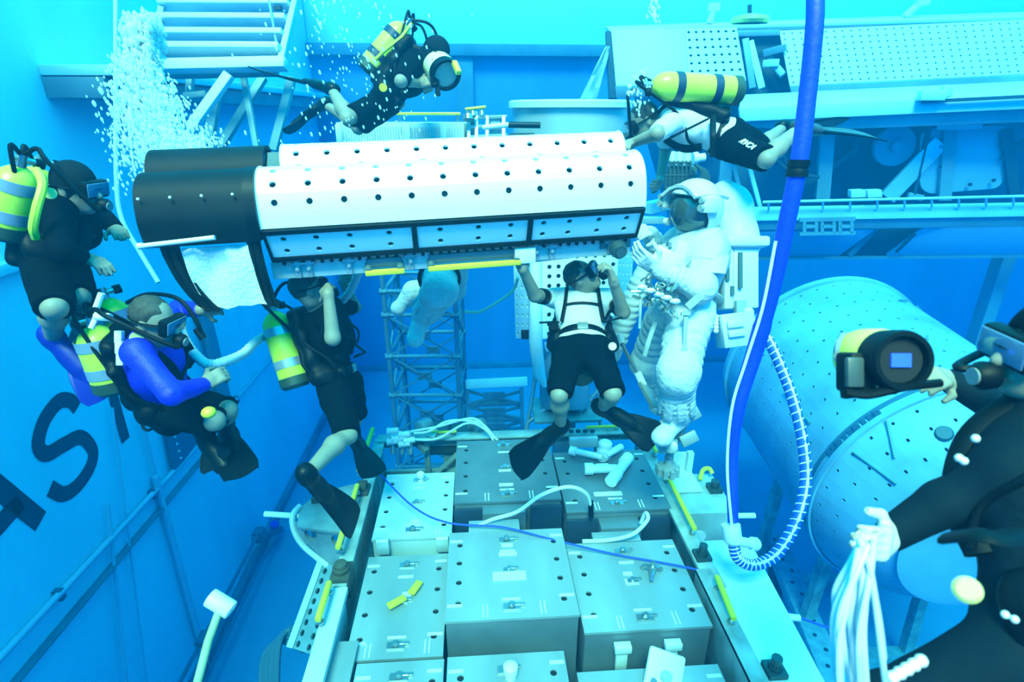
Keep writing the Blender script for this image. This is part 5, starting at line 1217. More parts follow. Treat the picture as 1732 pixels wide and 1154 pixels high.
# tall life-support pack at the right: rounded top, ribbed lower column, hanging control box
B = Blend(.03); B.cone(P(1236, 345, 3.95), P(1248, 412, 3.95), .135, .15); B.cone(P(1225, 330, 3.95), P(1240, 350, 3.95), .10, .13)
vs, fs = B.mesh(.010, noise=.003); np_mesh('pack_top', vs, fs, M_shellw, a1_)
ax3 = (c_r, c_f, c_u)
MB().box(P(1240, 415, 3.85), (.36, .35, .07), ax3).build('pack_flange', M_shellw, a1_, bevel=.02)
MB().box(P(1245, 470, 3.90), (.17, .34, .44), ax3).build('pack_column', M_shellw, a1_, bevel=.012)
MB().box(P(1221, 472, 3.85), (.06, .26, .42), ax3).build('pack_side', M_lab, a1_, bevel=.01)
for x, y, h_ in ((1230, 450, .20), (1252, 440, .10), (1252, 470, .14), (1238, 492, .06)): MB().box(P(x, y, 3.715), (.022, .03, h_), ax3).build('slot', mat('slot_dark', (.05, .12, .13), .5), a1_)
MB().sheet([[lerp(F.j['shL'], F.j['elL'], t) - c_f * (.118 - .0 * t) + c_r * (j * .055) + c_f * (abs(j) ** 2 * .012) for j in (-2, -1, 0, 1, 2)] for t in (.0, .25, .5, .62)], .01).build('shoulder_flap', M_sw, a1_)
mb = MB()
for k in range(9): mb.box(P(1268, 440 + k * 9, 3.80), (.03, .10, .018), ax3)
mb.build('rack_teeth', M_lab, a1_)
mb = MB(); mb.lathe(P(1262, 425, 3.82), P(1270, 452, 3.82), [(0, .03), (.03, .055), (.09, .055), (.12, .03)], 16); mb.build('handle_knob', M_shellw, a1_)
MB().box(P(1252, 520, 3.72), (.07, .06, .09), ax3).build('latch_block', M_sg, a1_, bevel=.006)
tb = V(c_r * .97 + c_u * .12); tb.normalize(); tu = c_f.cross(tb) * -1; tu = tu if tu.dot(c_u) > 0 else -tu
MB().box(P(1243, 558, 3.70), (.215, .16, .22), (tb, c_f, tu)).build('hanging_box', M_shellw, a1_, bevel=.008)
for dy in (.035, -.025): MB().box(P(1246, 557, 3.60) + tu * dy, (.11, .02, .045), (tb, c_f, tu)).build('box_panel', M_white, a1_, bevel=.006)
mb = MB()
for k in range(5): mb.sphere(P(1211, 536 + k * 6, 3.66), .018, 10)
mb.build('bead_strip', M_white, a1_)
MB().sphere(P(1266, 527, 3.68), .035, 14, (1, 1, .8)).build('cap', M_white, a1_)
# tools and tether clips hanging at the waist
M_clip = mat('clip_steel', (.40, .46, .44), .3, .8)
rs = random.Random(3); mb = MB()
for k in range(70):
    x, y = 1082 + rs.random() * 62, 462 + rs.random() * 50; y += (x - 1082) * .35
    c = P(x, y, 3.42 + rs.random() * .08); d = V((rs.uniform(-1, 1), rs.uniform(-1, 1), rs.uniform(-1, 1))).normalized()
    if k % 3: mb.cyl(c, c + d * rs.uniform(.03, .07), rs.uniform(.006, .014), n=6)
    else: mb.tube(ring(c, d, d.orthogonal().normalized(), .022, .014, 10), .005, 5)
tag(mb.build('tether_clips', M_clip, a1_), kind='stuff')
for k in range(5): MB().sphere(P(1086 + k * 14, 486 + k * 6, 3.40), .026, 10, (1.3, .8, .7), ax3).build('padded_link', M_white, a1_)
mb = MB(); mb.bar(P(1162, 520, 3.42), P(1186, 499, 3.42), .045, .02, c_f); mb.build('belt_strap', M_sg, a1_)
mb = MB(); mb.bar(P(1160, 526, 3.44), P(1158, 590, 3.42), .025, .012, c_f); mb.bar(P(1152, 531, 3.43), P(1167, 531, 3.43), .02, .02, c_f); mb.bar(P(1157, 590, 3.42), P(1158, 612, 3.42), .04, .02, c_f); mb.build('leg_strap', M_sg, a1_)
mb = MB(); mb.tube(spline([P(1108, 545, 3.62), P(1096, 580, 3.60), P(1090, 602, 3.62)], 6), .016, 6, flat=.5); mb.build('leg_strap', M_sg, a1_)
mb = MB(); mb.tube(ring(F.j['anL'] + UP * .02, c_r, c_f, .115, .125, 20), .016, 6, flat=.7); mb.build('boot_strap', M_sg, a1_)
MB().box(P(1128, 436, 3.42), (.16, .015, .10), ((c_r - c_u * .5).normalized(), c_f, (c_u + c_r * .5).normalized())).build('wrist_mirror', M_lab, a1_, bevel=.004)
# foot restraint plates under the boot
fr_ = thing('foot_restraint', 'grey metal foot restraint with plates below the near astronaut boot', 'foot restraint', P(1155, 790, 3.9))
M_fr = mat('restraint_grey', (.34, .40, .38), .45, .4, vary=.2)
for x, y, w_, h_, t_ in ((1165, 702, .15, .10, .5), (1165, 742, .12, .08, .45), (1130, 755, .13, .09, .1)):
    e = (c_r * math.cos(t_) + c_u * math.sin(t_)).normalized(); MB().box(P(x, y, 3.80), (w_, .03, h_), (e, c_f, e.cross(c_f))).build('plate', M_fr, fr_, bevel=.008)
mb = MB(); mb.bar(P(1172, 690, 3.85), P(1130, 775, 3.85), .04, .03); mb.cyl(P(1135, 756, 3.8), P(1135, 756, 3.75), .045, n=14); mb.build('arm', M_fr, fr_, bevel=.004)
mb = MB(); mb.cyl(P(1132, 770, 3.9), P(1130, 800, 3.9), .03, n=12); mb.build('stem', M_fr, fr_)
mb = MB()
for k in range(9): a = 2 * PI * k / 9; q = P(1129, 795, 3.88); mb.box(q + V((math.cos(a) * .065, math.sin(a) * .065, 0)), (.03, .03, .06))
mb.lathe(P(1129, 806, 3.9), P(1129, 784, 3.9), [(0, .05), (.02, .075), (.07, .075), (.09, .04)], 18); mb.build('ribbed_knob', M_fr, fr_)

# --- second suit, mostly hidden behind the box: legs bent below it
F = Fig(752, 438, 4.55)
F.go('neck', 'pelvis', 766, 340, .50, 1).go('head', 'neck', 756, 300, .21, -1)
F.go('shL', 'neck', 768, 362, .24, -1).go('shR', 'neck', 746, 352, .24, 1).go('hL', 'pelvis', 742, 446, .13, -1).go('hR', 'pelvis', 764, 442, .13, 1)
F.go('elL', 'shL', 740, 400, .28, -1).go('wrL', 'elL', 700, 400, .27, 1).go('elR', 'shR', 720, 390, .28, 1).go('wrR', 'elR', 690, 380, .26, -1)
F.go('knL', 'hL', 744, 494, .44, -1).go('knR', 'hR', 764, 486, .44, 1).go('anL', 'knL', 717, 532, .40, 1).go('anR', 'knR', 700, 494, .40, -1)
a2_ = thing('person', 'second white space suit hidden by the box, only its bent legs show below', 'person', F.j['pelvis'] - UP * .9)
suit(F, a2_, -c_r, UP, {'L': (P(680, 400, 4.5), UP, .6), 'R': (P(670, 380, 4.6), UP, .6)}, {'L': F.j['anL'] - c_u * .95 - c_r * .3 - c_f * .1, 'R': F.j['anR'] - c_r * .7 - c_u * .8 + c_f * .3})
a, b = F.j['hL'], F.j['knL']; MB().tube(ring(lerp(a, b, .55), (b - a).orthogonal().normalized(), (b - a).cross((b - a).orthogonal()).normalized(), .150, .150, 24), .016, 6).build('leg_band', M_frame, a2_)
# ---------------------------------------------------------------- diver close to the lens at the right
F = Fig(1760, 1100, 1.30)
F.go('neck', 'pelvis', 1752, 712, .54, 1).go('head', 'neck', 1772, 592, .20, -1)
F.go('shL', 'neck', 1712, 800, .20, -1).go('shR', 'neck', 1752, 720, .20, 1).go('hL', 'pelvis', 1700, 1120, .12, -1).go('hR', 'pelvis', 1760, 1080, .12, 1)
F.go('elL', 'shL', 1600, 850, .27, 0).go('wrL', 'elL', 1500, 910, .25, 0).go('elR', 'shR', 1690, 690, .29, 1).go('wrR', 'elR', 1596, 640, .26, 0)
F.go('knL', 'hL', 1500, 1190, .42, 0).go('knR', 'hR', 1540, 1250, .42, 1).go('anL', 'knL', 1480, 1420, .40, 0).go('anR', 'knR', 1500, 1500, .40, 0)
r7 = thing('person', 'diver in a full black wetsuit close at the right edge, white glove, raised camera', 'person', F.j['pelvis'] - UP * .6)
body(F, r7, -c_r * .95 - UP * .05, UP, {'L': (P(1462, 960, 1.15), c_f, .5), 'R': (P(1560, 628, 1.6), c_f * .6 - UP * .6, .7)}, h=.007)
wear(F, r7, 'wetsuit', mat('wetsuit_grey_black', (.001, .010, .018), .8, spec=.12, bump=.2, bscale=40), {'L': .97, 'R': .97}, {'L': .99, 'R': .99}, True, .010, .003, neck=True)
gear(F, r7, [(F.j['neck'] + c_r * .25, F.j['pelvis'] + c_r * .28, .09)], hair=None, hood=M_suit, sides=.8)
B = Blend(.02); F.hand(B, 'L', P(1462, 960, 1.15), c_f,   .5, .98); vs, fs = B.mesh(.0065, infl=.002); np_mesh('glove', vs, fs, mat('glove_white', (.60, .66, .66), .7), r7)
MB().lathe(P(1636, 998, .96), P(1636, 998, .95), [(0, .018), (.004, .022), (.01, .016)], 18).build('yellow_tab', mat('button_yellow', (.6, .6, .2)), r7)
mb = MB()
for k in range(5): mb.sphere(P(1510 + k * 12, 1146 - k * 7, .92), .010, 10)
mb.tube([P(1505, 1150, .93), P(1562, 1114, .93)], .006, 6); mb.build('coil_lanyard', M_white, r7)
for x, y in ((1650, 742), (1630, 780), (1622, 775), (1716, 1048), (1700, 1040)): MB().sphere(P(x, y, 1.05), .0075, 10).build('clip', M_lab, r7)
mb = MB(); mb.tube(spline([P(1735, 905, 1.0), P(1690, 912, .97), P(1655, 905, .98), P(1600, 910, 1.05)], 6), .022, 8, flat=.4); mb.build('strap', M_rub, r7)

# its camera in a yellow and black housing
cam1 = thing('underwater_camera', 'yellow and black housed camera held up by the diver at the right edge', 'camera', P(1500, 660, 1.55))
M_cy = mat('housing_yellow', (.78, .70, .10), .35)
ca_, cb_ = P(1462, 604, 1.62), P(1540, 611, 1.43); d = (cb_ - ca_).normalized()
mb = MB(); mb.lathe(ca_, cb_, [(-.05, .06), (-.03, .076), (.0, .082), (.07, .083), (.10, .074)], 32); mb.build('housing', M_cy, cam1, smooth=60)
mb = MB(); mb.lathe(ca_ + d * .085, ca_ + d * .17, [(0, .066), (.005, .078), (.075, .080), (.085, .076), (.085, .064), (.03, .058)], 32, cap=False); mb.build('hood_ring', M_rub, cam1)
s_ = ca_ + d * .15; x = c_u; y = d.cross(x).normalized(); x = y.cross(d)
MB().cyl(s_ - d * .01, s_, .06, n=28).build('rear_cover', M_dark, cam1)
MB().box(s_ + d * .004, (.052, .036, .006), (y, x, d)).build('screen', mat('screen_blue', (.04, .10, .9), .3, emit=.45), cam1)
MB().box(P(1447, 630, 1.54), (.072, .08, .11), (c_r, c_f, c_u)).build('body_box', M_rub, cam1, bevel=.012)
MB().box(P(1445, 630, 1.495), (.045, .02, .08), (c_r, c_f, c_u)).build('side_plate', mat('plate_dark', (.05, .07, .07), .4), cam1, bevel=.006)
MB().lathe(P(1432, 592, 1.63), P(1424, 591, 1.64), [(0, .05), (.01, .052), (.02, .04)], 24).build('lens_port', mat('port_glass', (.3, .4, .4), .1, .3), cam1)
mb = MB(); mb.tube(spline([P(1432, 664, 1.5), P(1470, 668, 1.48), P(1530, 655, 1.47), P(1590, 648, 1.48)], 6), .012, 8); mb.bar(P(1425, 668, 1.52), P(1512, 660, 1.50), .03, .02, c_u); mb.build('tray_handle', M_rub, cam1)
MB().box(P(1516, 640, 1.49), (.03, .03, .03), (c_r, c_f, c_u)).build('trigger', M_rub, cam1, bevel=.004)

# bunch of white plastic tubes in the gloved hand
tub = thing('tube_bunch', 'bundle of curved white plastic tubes hanging from the white glove', 'tubes', P(1470, 920, 1.1))
M_tubew = mat('tube_white', (.55, .68, .74), .4)
rs = random.Random(11)
for k in range(13):
    x0, y0 = 1464 + rs.uniform(-14, 14), 920 + rs.uniform(-12, 12); x1 = 1405 + k * 7.5 + rs.uniform(-8, 8); d0 = 1.10 + rs.uniform(-.03, .03)
    ln = rs.uniform(120, 270)
    pts = [P(x0, y0, d0), P(lerp(x0, x1, .45), y0 + ln * .25, d0 - .01), P(lerp(x0, x1, .9) - 6, y0 + ln * .6, d0 + .0), P(x1, y0 + ln, d0 + .02), P(x1 + rs.uniform(0, 14), y0 + ln + 50, d0 + .05)]
    MB().tube(spline(pts, 6), .0058, 8).build('tube', M_tubew, tub)
# the camera of the diver at the top
cam2 = thing('underwater_camera', 'yellow and white housed camera held by the diver at the top', 'camera', P(752, 150, 4.3))
ca_, cb_ = P(738, 108, 4.42), P(763, 136, 4.22); d = (cb_ - ca_).normalized()
mb = MB(); mb.lathe(ca_, cb_, [(-.02, .10), (.02, .115), (.16, .115), (.20, .105)], 28); mb.build('housing', mat('housing_pale', (.80, .78, .42), .35), cam2)
mb = MB(); mb.lathe(ca_ + d * .17, ca_ + d * .24, [(0, .108), (.0, .118), (.07, .116), (.07, .096), (.04, .09)], 28, cap=False); mb.build('port_ring', M_rub, cam2)
MB().cyl(ca_ + d * .20, ca_ + d * .215, .092, n=28).build('port_glass', mat('port_glass', (.3, .4, .4)), cam2)
MB().cyl(ca_ - d * .05, ca_ - d * .0, .10, n=20).build('rear_cap', M_rub, cam2)
for dx in (-.03, .03): 
    q = ca_ + d * .08 - c_f * .108 + c_r * dx; MB().cyl(q, q - c_f * .012, .016, n=10).build('dark_knob', M_rub, cam2)
MB().bar(P(768, 105, 4.22), P(776, 124, 4.18), .04, .04).build('side_float', M_yellow, cam2, bevel=.008)
mb = MB(); mb.bar(P(738, 128, 4.3), P(741, 162, 4.32), .035, .03); mb.cyl(P(734, 128, 4.3), P(736, 146, 4.3), .03, n=10); mb.build('grip', M_rub, cam2)
# ---------------------------------------------------------------- wall trim and fittings
zl = PX(65, 118, XL).z; y0_ = PX(-60, 118, XL).y
def trim(name, c, size, m, bevel=.01): return tag(MB().box(c, size).build(name, m, bevel=bevel), kind='structure')
M_trim = mat('trim_pale', (.62, .72, .74), .55, vary=.1, scale=2)
M_trimd = mat('trim_dark', (.14, .22, .26), .6, vary=.2, scale=2)
trim('trim_1', (XL + .35, (PX(65, 118, XL).y + YB) / 2, zl), (.7, YB - PX(65, 118, XL).y, .10), M_trim)
trim('trim_2', (XL + .30, (PX(65, 118, XL).y + YB) / 2, zl - .16), (.6, YB - PX(65, 118, XL).y, .20), M_trimd)
zb1, zb2 = PY(800, 76, YB).z, PY(800, 96, YB).z
trim('trim_3', ((XL + XR) / 2, YB - .15, (zb1 + zb2) / 2), (XR - XL - .02, .3, zb1 - zb2), M_trimd)
trim('trim_4', ((XL + XR) / 2, YB - .03, (zb1 + ZT) / 2), (XR - XL - .02, .05, ZT - zb1), mat('upper_wall_pale', (.80, .86, .86), .6, vary=.05, scale=1))
c = PY(787, 150, YB - .1); trim('trim_5', (c.x, YB - .1, zb2 - 2.0), (.45, .2, 4.0), M_trimd)
# pale wall band by the left edge
p0, p1 = PX(0, 452, XL), PX(75, 418, XL)
trim('trim_6', (XL + .06, (p0.y + 1.0) / 2 + .2, p0.z), (.12, p0.y + 1.2, .10), M_trim)
trim('baseboard_left', (XL + .05, (YF + YB) / 2, .10), (.10, YB - YF, .20), M_trimd)
trim('baseboard_back', ((XL + XR) / 2, YB - .05, .10), (XR - XL, .10, .20), M_trimd)
# big letters on the left wall
def stroke(pts, w_, name='letter'):
    """painted stroke on the left wall through pixel points"""
    q = [PX(x, y, XL) for x, y in pts]; q = [V((XL + .004, a.y, a.z)) for a in q]; L = []; Rr = []
    for i, a in enumerate(q):
        t_ = (q[min(i + 1, len(q) - 1)] - q[max(i - 1, 0)]).normalized(); n = V((0, -t_.z, t_.y)); L.append(a + n * w_ / 2); Rr.append(a - n * w_ / 2)
    return MB().sheet([L, Rr], .004).build(name, M_letter, wall_left, smooth=0)
stroke([(-60, 780), (68, 882)], .20); stroke([(-40, 930), (34, 848)], .18); stroke([(-60, 780), (-110, 1010)], .20)
S = spline([V((x, y, 0)) for x, y in ((130, 690), (118, 678), (98, 680), (74, 712), (64, 752), (78, 768), (108, 752), (136, 740), (156, 762), (152, 790), (130, 822), (106, 836), (84, 826))], 6)
stroke([(p.x, p.y) for p in S], .16)
stroke([(190, 668), (212, 745)], .16)
# pipes, poles and a hanging tool along the left wall
def WP(x, y, o=.06): p = PX(x, y, XL + o); return p
M_pipeb = mat('wall_pipe', (.42, .56, .62), .5); M_piped = mat('wall_pipe_dark', (.05, .12, .17), .5)
pp1 = thing('wall_pipe', 'long pale pipe running level along the left wall', 'pipe', WP(200, 905))
MB().tube([WP(-60, 1178), WP(330, 758)], .035, 10).build('pipe', M_pipeb, pp1); MB().tube([WP(330, 758), WP(585, 458)], .030, 10).build('pipe', M_pipeb, pp1)
for x, y in ((100, 1006), (258, 836), (400, 676)): MB().box(WP(x, y, .04), (.08, .06, .12)).build('pipe_clip', M_piped, pp1)
tag(MB().bar(WP(-40, 1226, .02), WP(345, 770, .02), .02, .14, V((1, 0, 0))).build('wall_groove', M_trimd), 'dark groove below the long pale pipe on the left wall', 'groove')
pole = thing('wall_pole', 'dark pole with clamps and a blue tip slanting along the left wall', 'pole', WP(370, 1030, .3))
MB().tube([WP(296, 1170, .30), WP(436, 905, .30)], .028, 10).build('pole', M_piped, pole); MB().tube([WP(338, 1170, .16), WP(446, 912, .16)], .018, 8).build('second_pole', M_piped, pole)
mb = MB(); mb.cyl(WP(432, 912, .28), WP(474, 896, .28), .07, n=12); mb.box(WP(438, 905, .28), (.16, .2, .2)); mb.build('clamp', M_piped, pole); MB().cyl(WP(336, 1092, .3), WP(346, 1070, .3), .06, n=10).build('clamp', M_piped, pole)
MB().sphere(WP(464, 888, .3), .085, 12, (1.1, 1, 1)).build('blue_tip', M_blue, pole)
for a, b, r_, l in (((235, 690), (330, 1060), .02, 'thin conduit down the left wall right of the painted letters'), ((262, 806), (362, 1170), .045, 'thick conduit down the left wall ending by the mallet'), ((182, 850), (215, 1170), .02, 'short thin conduit low on the left wall below the letter S'),
                 ((190, 690), (250, 1170), .014, 'thinnest conduit on the left wall passing the painted straight stroke'), ((595, 470), (618, 720), .05, 'pale conduit at the far end of the left wall by the corner')):
    tag(MB().tube([WP(*a), WP(*b)], r_, 8).build('wall_conduit', M_pipeb), l, 'conduit', 'conduits on the left wall')
o = thing('wall_plate', 'dark perforated strip plate fixed upright on the left wall', 'plate', WP(300, 740, .05))
pl = [WP(262, 655, .05), WP(322, 690, .05), WP(332, 745, .05), WP(292, 800, .05)]; MB().prism(pl, (.04, 0, 0)).build('plate', mat('plate_navy', (.05, .12, .18), .6), o)
mb = MB()
for k in range(9): mb.cyl(lerp(WP(278, 675, .09), WP(306, 775, .09), k / 8), lerp(WP(278, 675, .10), WP(306, 775, .10), k / 8), .018, n=8)
tag(mb.build('rivet', M_pipeb, o), kind='stuff')
tag(MB().bar(WP(341, 510, .12), WP(384, 690, .12), .26, .08, V((1, 0, 0))).build('wall_post', mat('post_green', (.12, .24, .28), .6)), 'grey green upright post on the wall behind the blue shirted diver', 'post')
o = thing('hanging_hook', 'dark shackle hanging on a line below the blue shirted diver', 'hook', P(246, 716, 3.6))
mb = MB(); mb.tube([P(196, 632, 3.3), P(213, 660, 3.5), P(240, 708, 3.6)], .010, 6); mb.cyl(P(234, 698, 3.6), P(243, 712, 3.6), .022, n=8); mb.build('line', M_rub, o); MB().tube(ring(P(250, 719, 3.6), c_r, c_u, .034, .034, 16), .010, 6).build('shackle', M_rub, o)
# mallet
ml = thing('mallet', 'white headed mallet with a long pale wooden handle at the lower left', 'mallet', P(345, 1090, 2.6))
MB().cyl(P(354, 1010, 2.6), P(392, 1033, 2.6), .042, n=18).build('head', M_white, ml, bevel=.008)
MB().tube([P(374, 1024, 2.6), P(352, 1085, 2.5), P(330, 1170, 2.4)], .018, 10).build('handle', mat('handle_wood', (.34, .40, .22), .6, vary=.2), ml)
# bracket panel with holes and hoses low at the left of the pallet
bp = thing('hole_bracket', 'slanted grey bracket with two columns of holes beside the pallet', 'bracket', P(530, 1010, 4.2))
A_, B_, C_, D_ = P(548, 940, 4.3), P(590, 946, 4.2), P(528, 1108, 3.9), P(492, 1096, 4.0)
perf_quad('panel', A_, B_, C_, D_, 2, 9, .022, mat('bracket_blue', (.17, .29, .33), .5, vary=.2), bp, 12)
n_ = (B_ - A_).cross(D_ - A_).normalized(); n_ = n_ if n_.dot(CAM - A_) < 0 else -n_
MB().prism([A_ + n_ * .04, B_ + n_ * .04, C_ + n_ * .04, D_ + n_ * .04], n_ * .03).build('backing', M_td, bp)
MB().bar(A_, D_, .05, .05).build('edge_bar', M_pipeb, bp); MB().bar(P(545, 940, 4.3), P(530, 900, 4.4), .05, .05).build('edge_bar', M_pipeb, bp)
o = thing('floor_hose', 'dark hose coil lying low beside the left wall and pallet', 'hose', P(480, 1100, 5))
for k in range(4): MB().tube(spline([P(440 + k * 9, 1180, 5), P(448 + k * 8, 1108 - k * 6, 5.2), P(480 + k * 4, 1085 - k * 7, 5.3), P(515, 1100 - k * 10, 5.2)], 6), .03, 8).build('loop', M_piped, o)

# ---------------------------------------------------------------- stair platform at the top left
st = thing('stair_platform', 'pale metal stair platform with planks and diagonal braces at the top left', 'platform', P(370, 180, 8.0))
SL = [(268, -8), (262, 20), (256, 44), (250, 68), (244, 92)]
M_st = mat('stair_pale', (.66, .74, .74), .5, vary=.08, scale=3)
for k, y in enumerate((-12, 10, 35, 60, 84)):
    d_ = 6.77 - k * .25; MB().bar(P(278 - k * 3, y, d_), P(498 - k * 5, y + 1, d_), .24, .06, c_u).build('plank', M_st, st, bevel=.008)
MB().bar(P(505, -20, 6.9), P(476, 105, 5.7), .06, .12, c_u).build('stringer', M_st, st, bevel=.008); MB().bar(P(280, -20, 6.9), P(256, 108, 5.7), .06, .12, c_u).build('stringer', M_trim, st, bevel=.008)
MB().bar(P(202, 114, 5.7), P(484, 108, 5.7), .13, .11, c_u).build('front_beam', M_st, st, bevel=.008)
MB().bar(P(206, 128, 5.8), P(470, 122, 5.8), .08, .07, c_u).build('lower_beam', M_trimd, st, bevel=.008)
M_br = mat('brace_grey', (.20, .32, .34), .5)
for a, b, w_, d_ in (((388, 126), (322, 218), .10, 5.6), ((368, 150), (352, 245), .10, 6.2), ((412, 130), (436, 258), .06, 6.0), ((494, 132), (462, 255), .09, 6.2), ((446, 130), (372, 250), .09, 6.3), ((322, 130), (320, 168), .07, 6.2), ((350, 160), (312, 164), .07, 6.1)):
    MB().bar(P(*a, d_), P(*b, d_), w_, .07, c_f).build('brace', M_st if a == (388, 126) else M_br, st, bevel=.008)
MB().bar(P(455, 2, 6.2), P(472, 100, 5.75), .022, .022).build('brace', M_br, st)
for x, y in ((470, 14), (410, 42), (458, 42), (396, 68), (444, 68)): MB().box(P(x, y, 6.4), (.08, .09, .04)).build('dark_clip', M_td, st)
# pale cable falling in front of the left wall
tag(MB().tube(spline([P(196, -20, 5.0), P(196, 120, 5.0), P(197, 300, 5.0), P(206, 370, 5.0), P(236, 425, 5.0), P(268, 478, 5.0)], 8), .020, 8).build('pale_cable', M_pipeb), 'pale cable hanging straight down past the bubbles then slanting right', 'cable')

# ---------------------------------------------------------------- scaffold tower
M_sc = mat('scaffold', (.17, .27, .32), .4, .4, vary=.2, scale=4)
tw = thing('scaffold_tower', 'square lattice tower of metal tubes standing behind the box', 'tower', (P(715, 600, 8.3).x, P(715, 600, 8.3).y, 0))
fl = P(652, 533, 8.0); frr = P(771, 533, 8.0); frr.z = fl.z; ex = (frr - fl).normalized(); ey = V((-ex.y, ex.x, 0)); wd = (frr - fl).length
cor = [fl, frr, frr + ey * wd, fl + ey * wd]; sp_ = .64; zs = [fl.z + sp_ * .55] + [fl.z - sp_ * k for k in range(0, 9)]; zs = [z for z in zs if z > .1]
for c in cor: MB().cyl((c.x, c.y, 0), (c.x, c.y, fl.z + .75), .036, n=10).build('upright', M_sc, tw)
for i, z in enumerate(zs):
    for k in range(4):
        a, b = cor[k], cor[(k + 1) % 4]; A = V((a.x, a.y, z)); Bq = V((b.x, b.y, z)); mb = MB(); mb.cyl(A, Bq, .030, n=8); mb.cyl(A - ex * .05, A + ex * .05, .05, n=8); mb.build('ring_tube', M_sc, tw)
        if i + 1 < len(zs):
            z2 = zs[i + 1]; A2 = V((a.x, a.y, z2)); B2 = V((b.x, b.y, z2)); mb = MB(); mb.bar(A, B2, .03, .02); mb.bar(Bq, A2, .03, .02); m_ = (A + B2) / 2; mb.box(m_, (.22, .03, .12), ((Bq - A).normalized(), (Bq - A).normalized().cross(UP), UP)); mb.build('cross_brace', M_sc, tw)
lt = thing('low_truss', 'low lattice truss frame on the pool floor right of the tower', 'truss', P(845, 700, 9))
def LT(x, y, d=8.8): return P(x, y, d)
MB().bar(LT(788, 650), LT(892, 645), .16, .14, c_u).build('top_plate', M_trim, lt, bevel=.01)
mb = MB()
for a, b in (((790, 660), (794, 745)), ((882, 656), (884, 740)), ((790, 685), (884, 682)), ((790, 712), (884, 709)), ((792, 738), (884, 735))): mb.bar(LT(*a), LT(*b), .06, .06)
for y in (662, 688, 714):
    mb.bar(LT(792, y), LT(836, y + 12), .05, .03); mb.bar(LT(836, y + 12), LT(882, y), .05, .03); mb.bar(LT(792, y + 22), LT(836, y + 10), .05, .03); mb.bar(LT(836, y + 10), LT(882, y + 20), .05, .03); mb.box(LT(836, y + 11), (.34, .04, .18))
mb.build('lattice', M_sc, lt)
b_ = LT(838, 740); MB().bar((b_.x, b_.y, 0), b_, .9, .6, V((0, 1, 0))).build('plinth', M_trimd, lt)

# ---------------------------------------------------------------- perforated shroud behind the centre diver
PS = lambda x, y, d: P(x, y, d * 1.17)
shd = thing('perforated_shroud', 'white perforated shroud on a grey drum behind the centre diver', 'shroud', PS(960, 640, 4.9))
TL, TR, BR, BL = PS(906, 428, 4.55), PS(1046, 424, 4.60), PS(1040, 560, 4.60), PS(906, 575, 4.55)
perf_quad('front_panel', TL, TR, BR, BL, 9, 9, .0215, M_tw, shd, 12)
TL2, BL2 = PS(868, 432, 4.95), PS(872, 572, 4.95)
perf_quad('left_panel', TL2, TL, BL, BL2, 4, 9, .019, M_tw, shd, 12)
TR2, BR2 = PS(1072, 426, 5.1), PS(1062, 560, 5.1); perf_quad('right_panel', TR, TR2, BR2, BR, 4, 9, .019, M_tw, shd, 12)
MB().prism([TL + c_f * .07, TR + c_f * .07 - c_r * .04, TR2 - c_r * .02, TL2 + c_r * .03], (BL - TL) * .98).build('inner_core', mat('shroud_core', (.05, .09, .11), .8), shd, smooth=0)
MB().tube([TL + UP * .01, lerp(TL, BL, .5) - c_f * .02, BL + c_u * -.02, PS(912, 632, 4.55), PS(922, 655, 4.55)], [.06, .065, .065, .06, .02], 10).build('corner_post', M_tw, shd)
MB().box(PS(888, 566, 4.64), (.075, .03, .09)).build('square_port', M_dark, shd, bevel=.004)
MB().box(PS(930, 586, 4.45), (.09, .04, .09), ((c_r + c_u * .2).normalized(), c_f, (c_u - c_r * .2).normalized())).build('tab', M_tw, shd, bevel=.01)
q0, q1 = PS(955, 590, 4.9), PS(955, 690, 4.9); MB().lathe(q1, q0, [(0, .23), (.06, .255), ((q0 - q1).length, .255)], 28).build('drum', mat('drum_blue', (.34, .44, .48), .4, .3, vary=.15), shd)
MB().box(PS(955, 693, 4.9), (.66, .5, .03)).build('base_plate', M_fr, shd, bevel=.005)
for a, b in (((905, 640), (888, 742)), ((902, 600), (905, 640)), ((1010, 640), (1018, 742)), ((978, 700), (1012, 660)), ((925, 690), (893, 715))): MB().cyl(PS(*a, 4.85), PS(*b, 4.85), .022, n=10).build('strut', M_alu, shd)
MB().cyl(PS(899, 592, 4.6), PS(907, 618, 4.6), .022, n=8).build('yellow_grip', M_yellow, shd); MB().cyl(PS(1046, 592, 4.6), PS(1034, 612, 4.6), .022, n=8).build('yellow_grip', M_yellow, shd)
c = PS(955, 695, 4.9); MB().bar((c.x, c.y, 0), c, .2, .2).build('stand', M_fr, shd)
# wrapped white strut from the shroud up to the suit, with a tool pole
wst = thing('wrapped_strut', 'white fabric wrapped strut slanting between the centre diver and the suit', 'strut', P(1055, 530, 4.2))
B = Blend(.03); B.cone(P(1092, 458, 4.1), P(1032, 596, 4.25), .075, .085, rip=.012, fr=60); vs, fs = B.mesh(.010, noise=.006); np_mesh('wrap', vs, fs, M_tee, wst)
tp = thing('tool_pole', 'thin metal tool pole with white joints left of the suit legs', 'pole', P(1070, 630, 4.0))
MB().cyl(P(1048, 574, 4.0), P(1086, 648, 3.95), .014, n=8).build('shaft', M_steel, tp); mb = MB(); mb.cyl(P(1046, 566, 4.0), P(1051, 580, 4.0), .03, n=10); mb.cyl(P(1078, 630, 3.95), P(1088, 652, 3.95), .028, n=10); mb.build('joint', M_lab, tp)
MB().bar(P(1084, 645, 3.95), P(1108, 690, 3.9), .05, .04).build('lower_arm', M_fr, tp, bevel=.006)
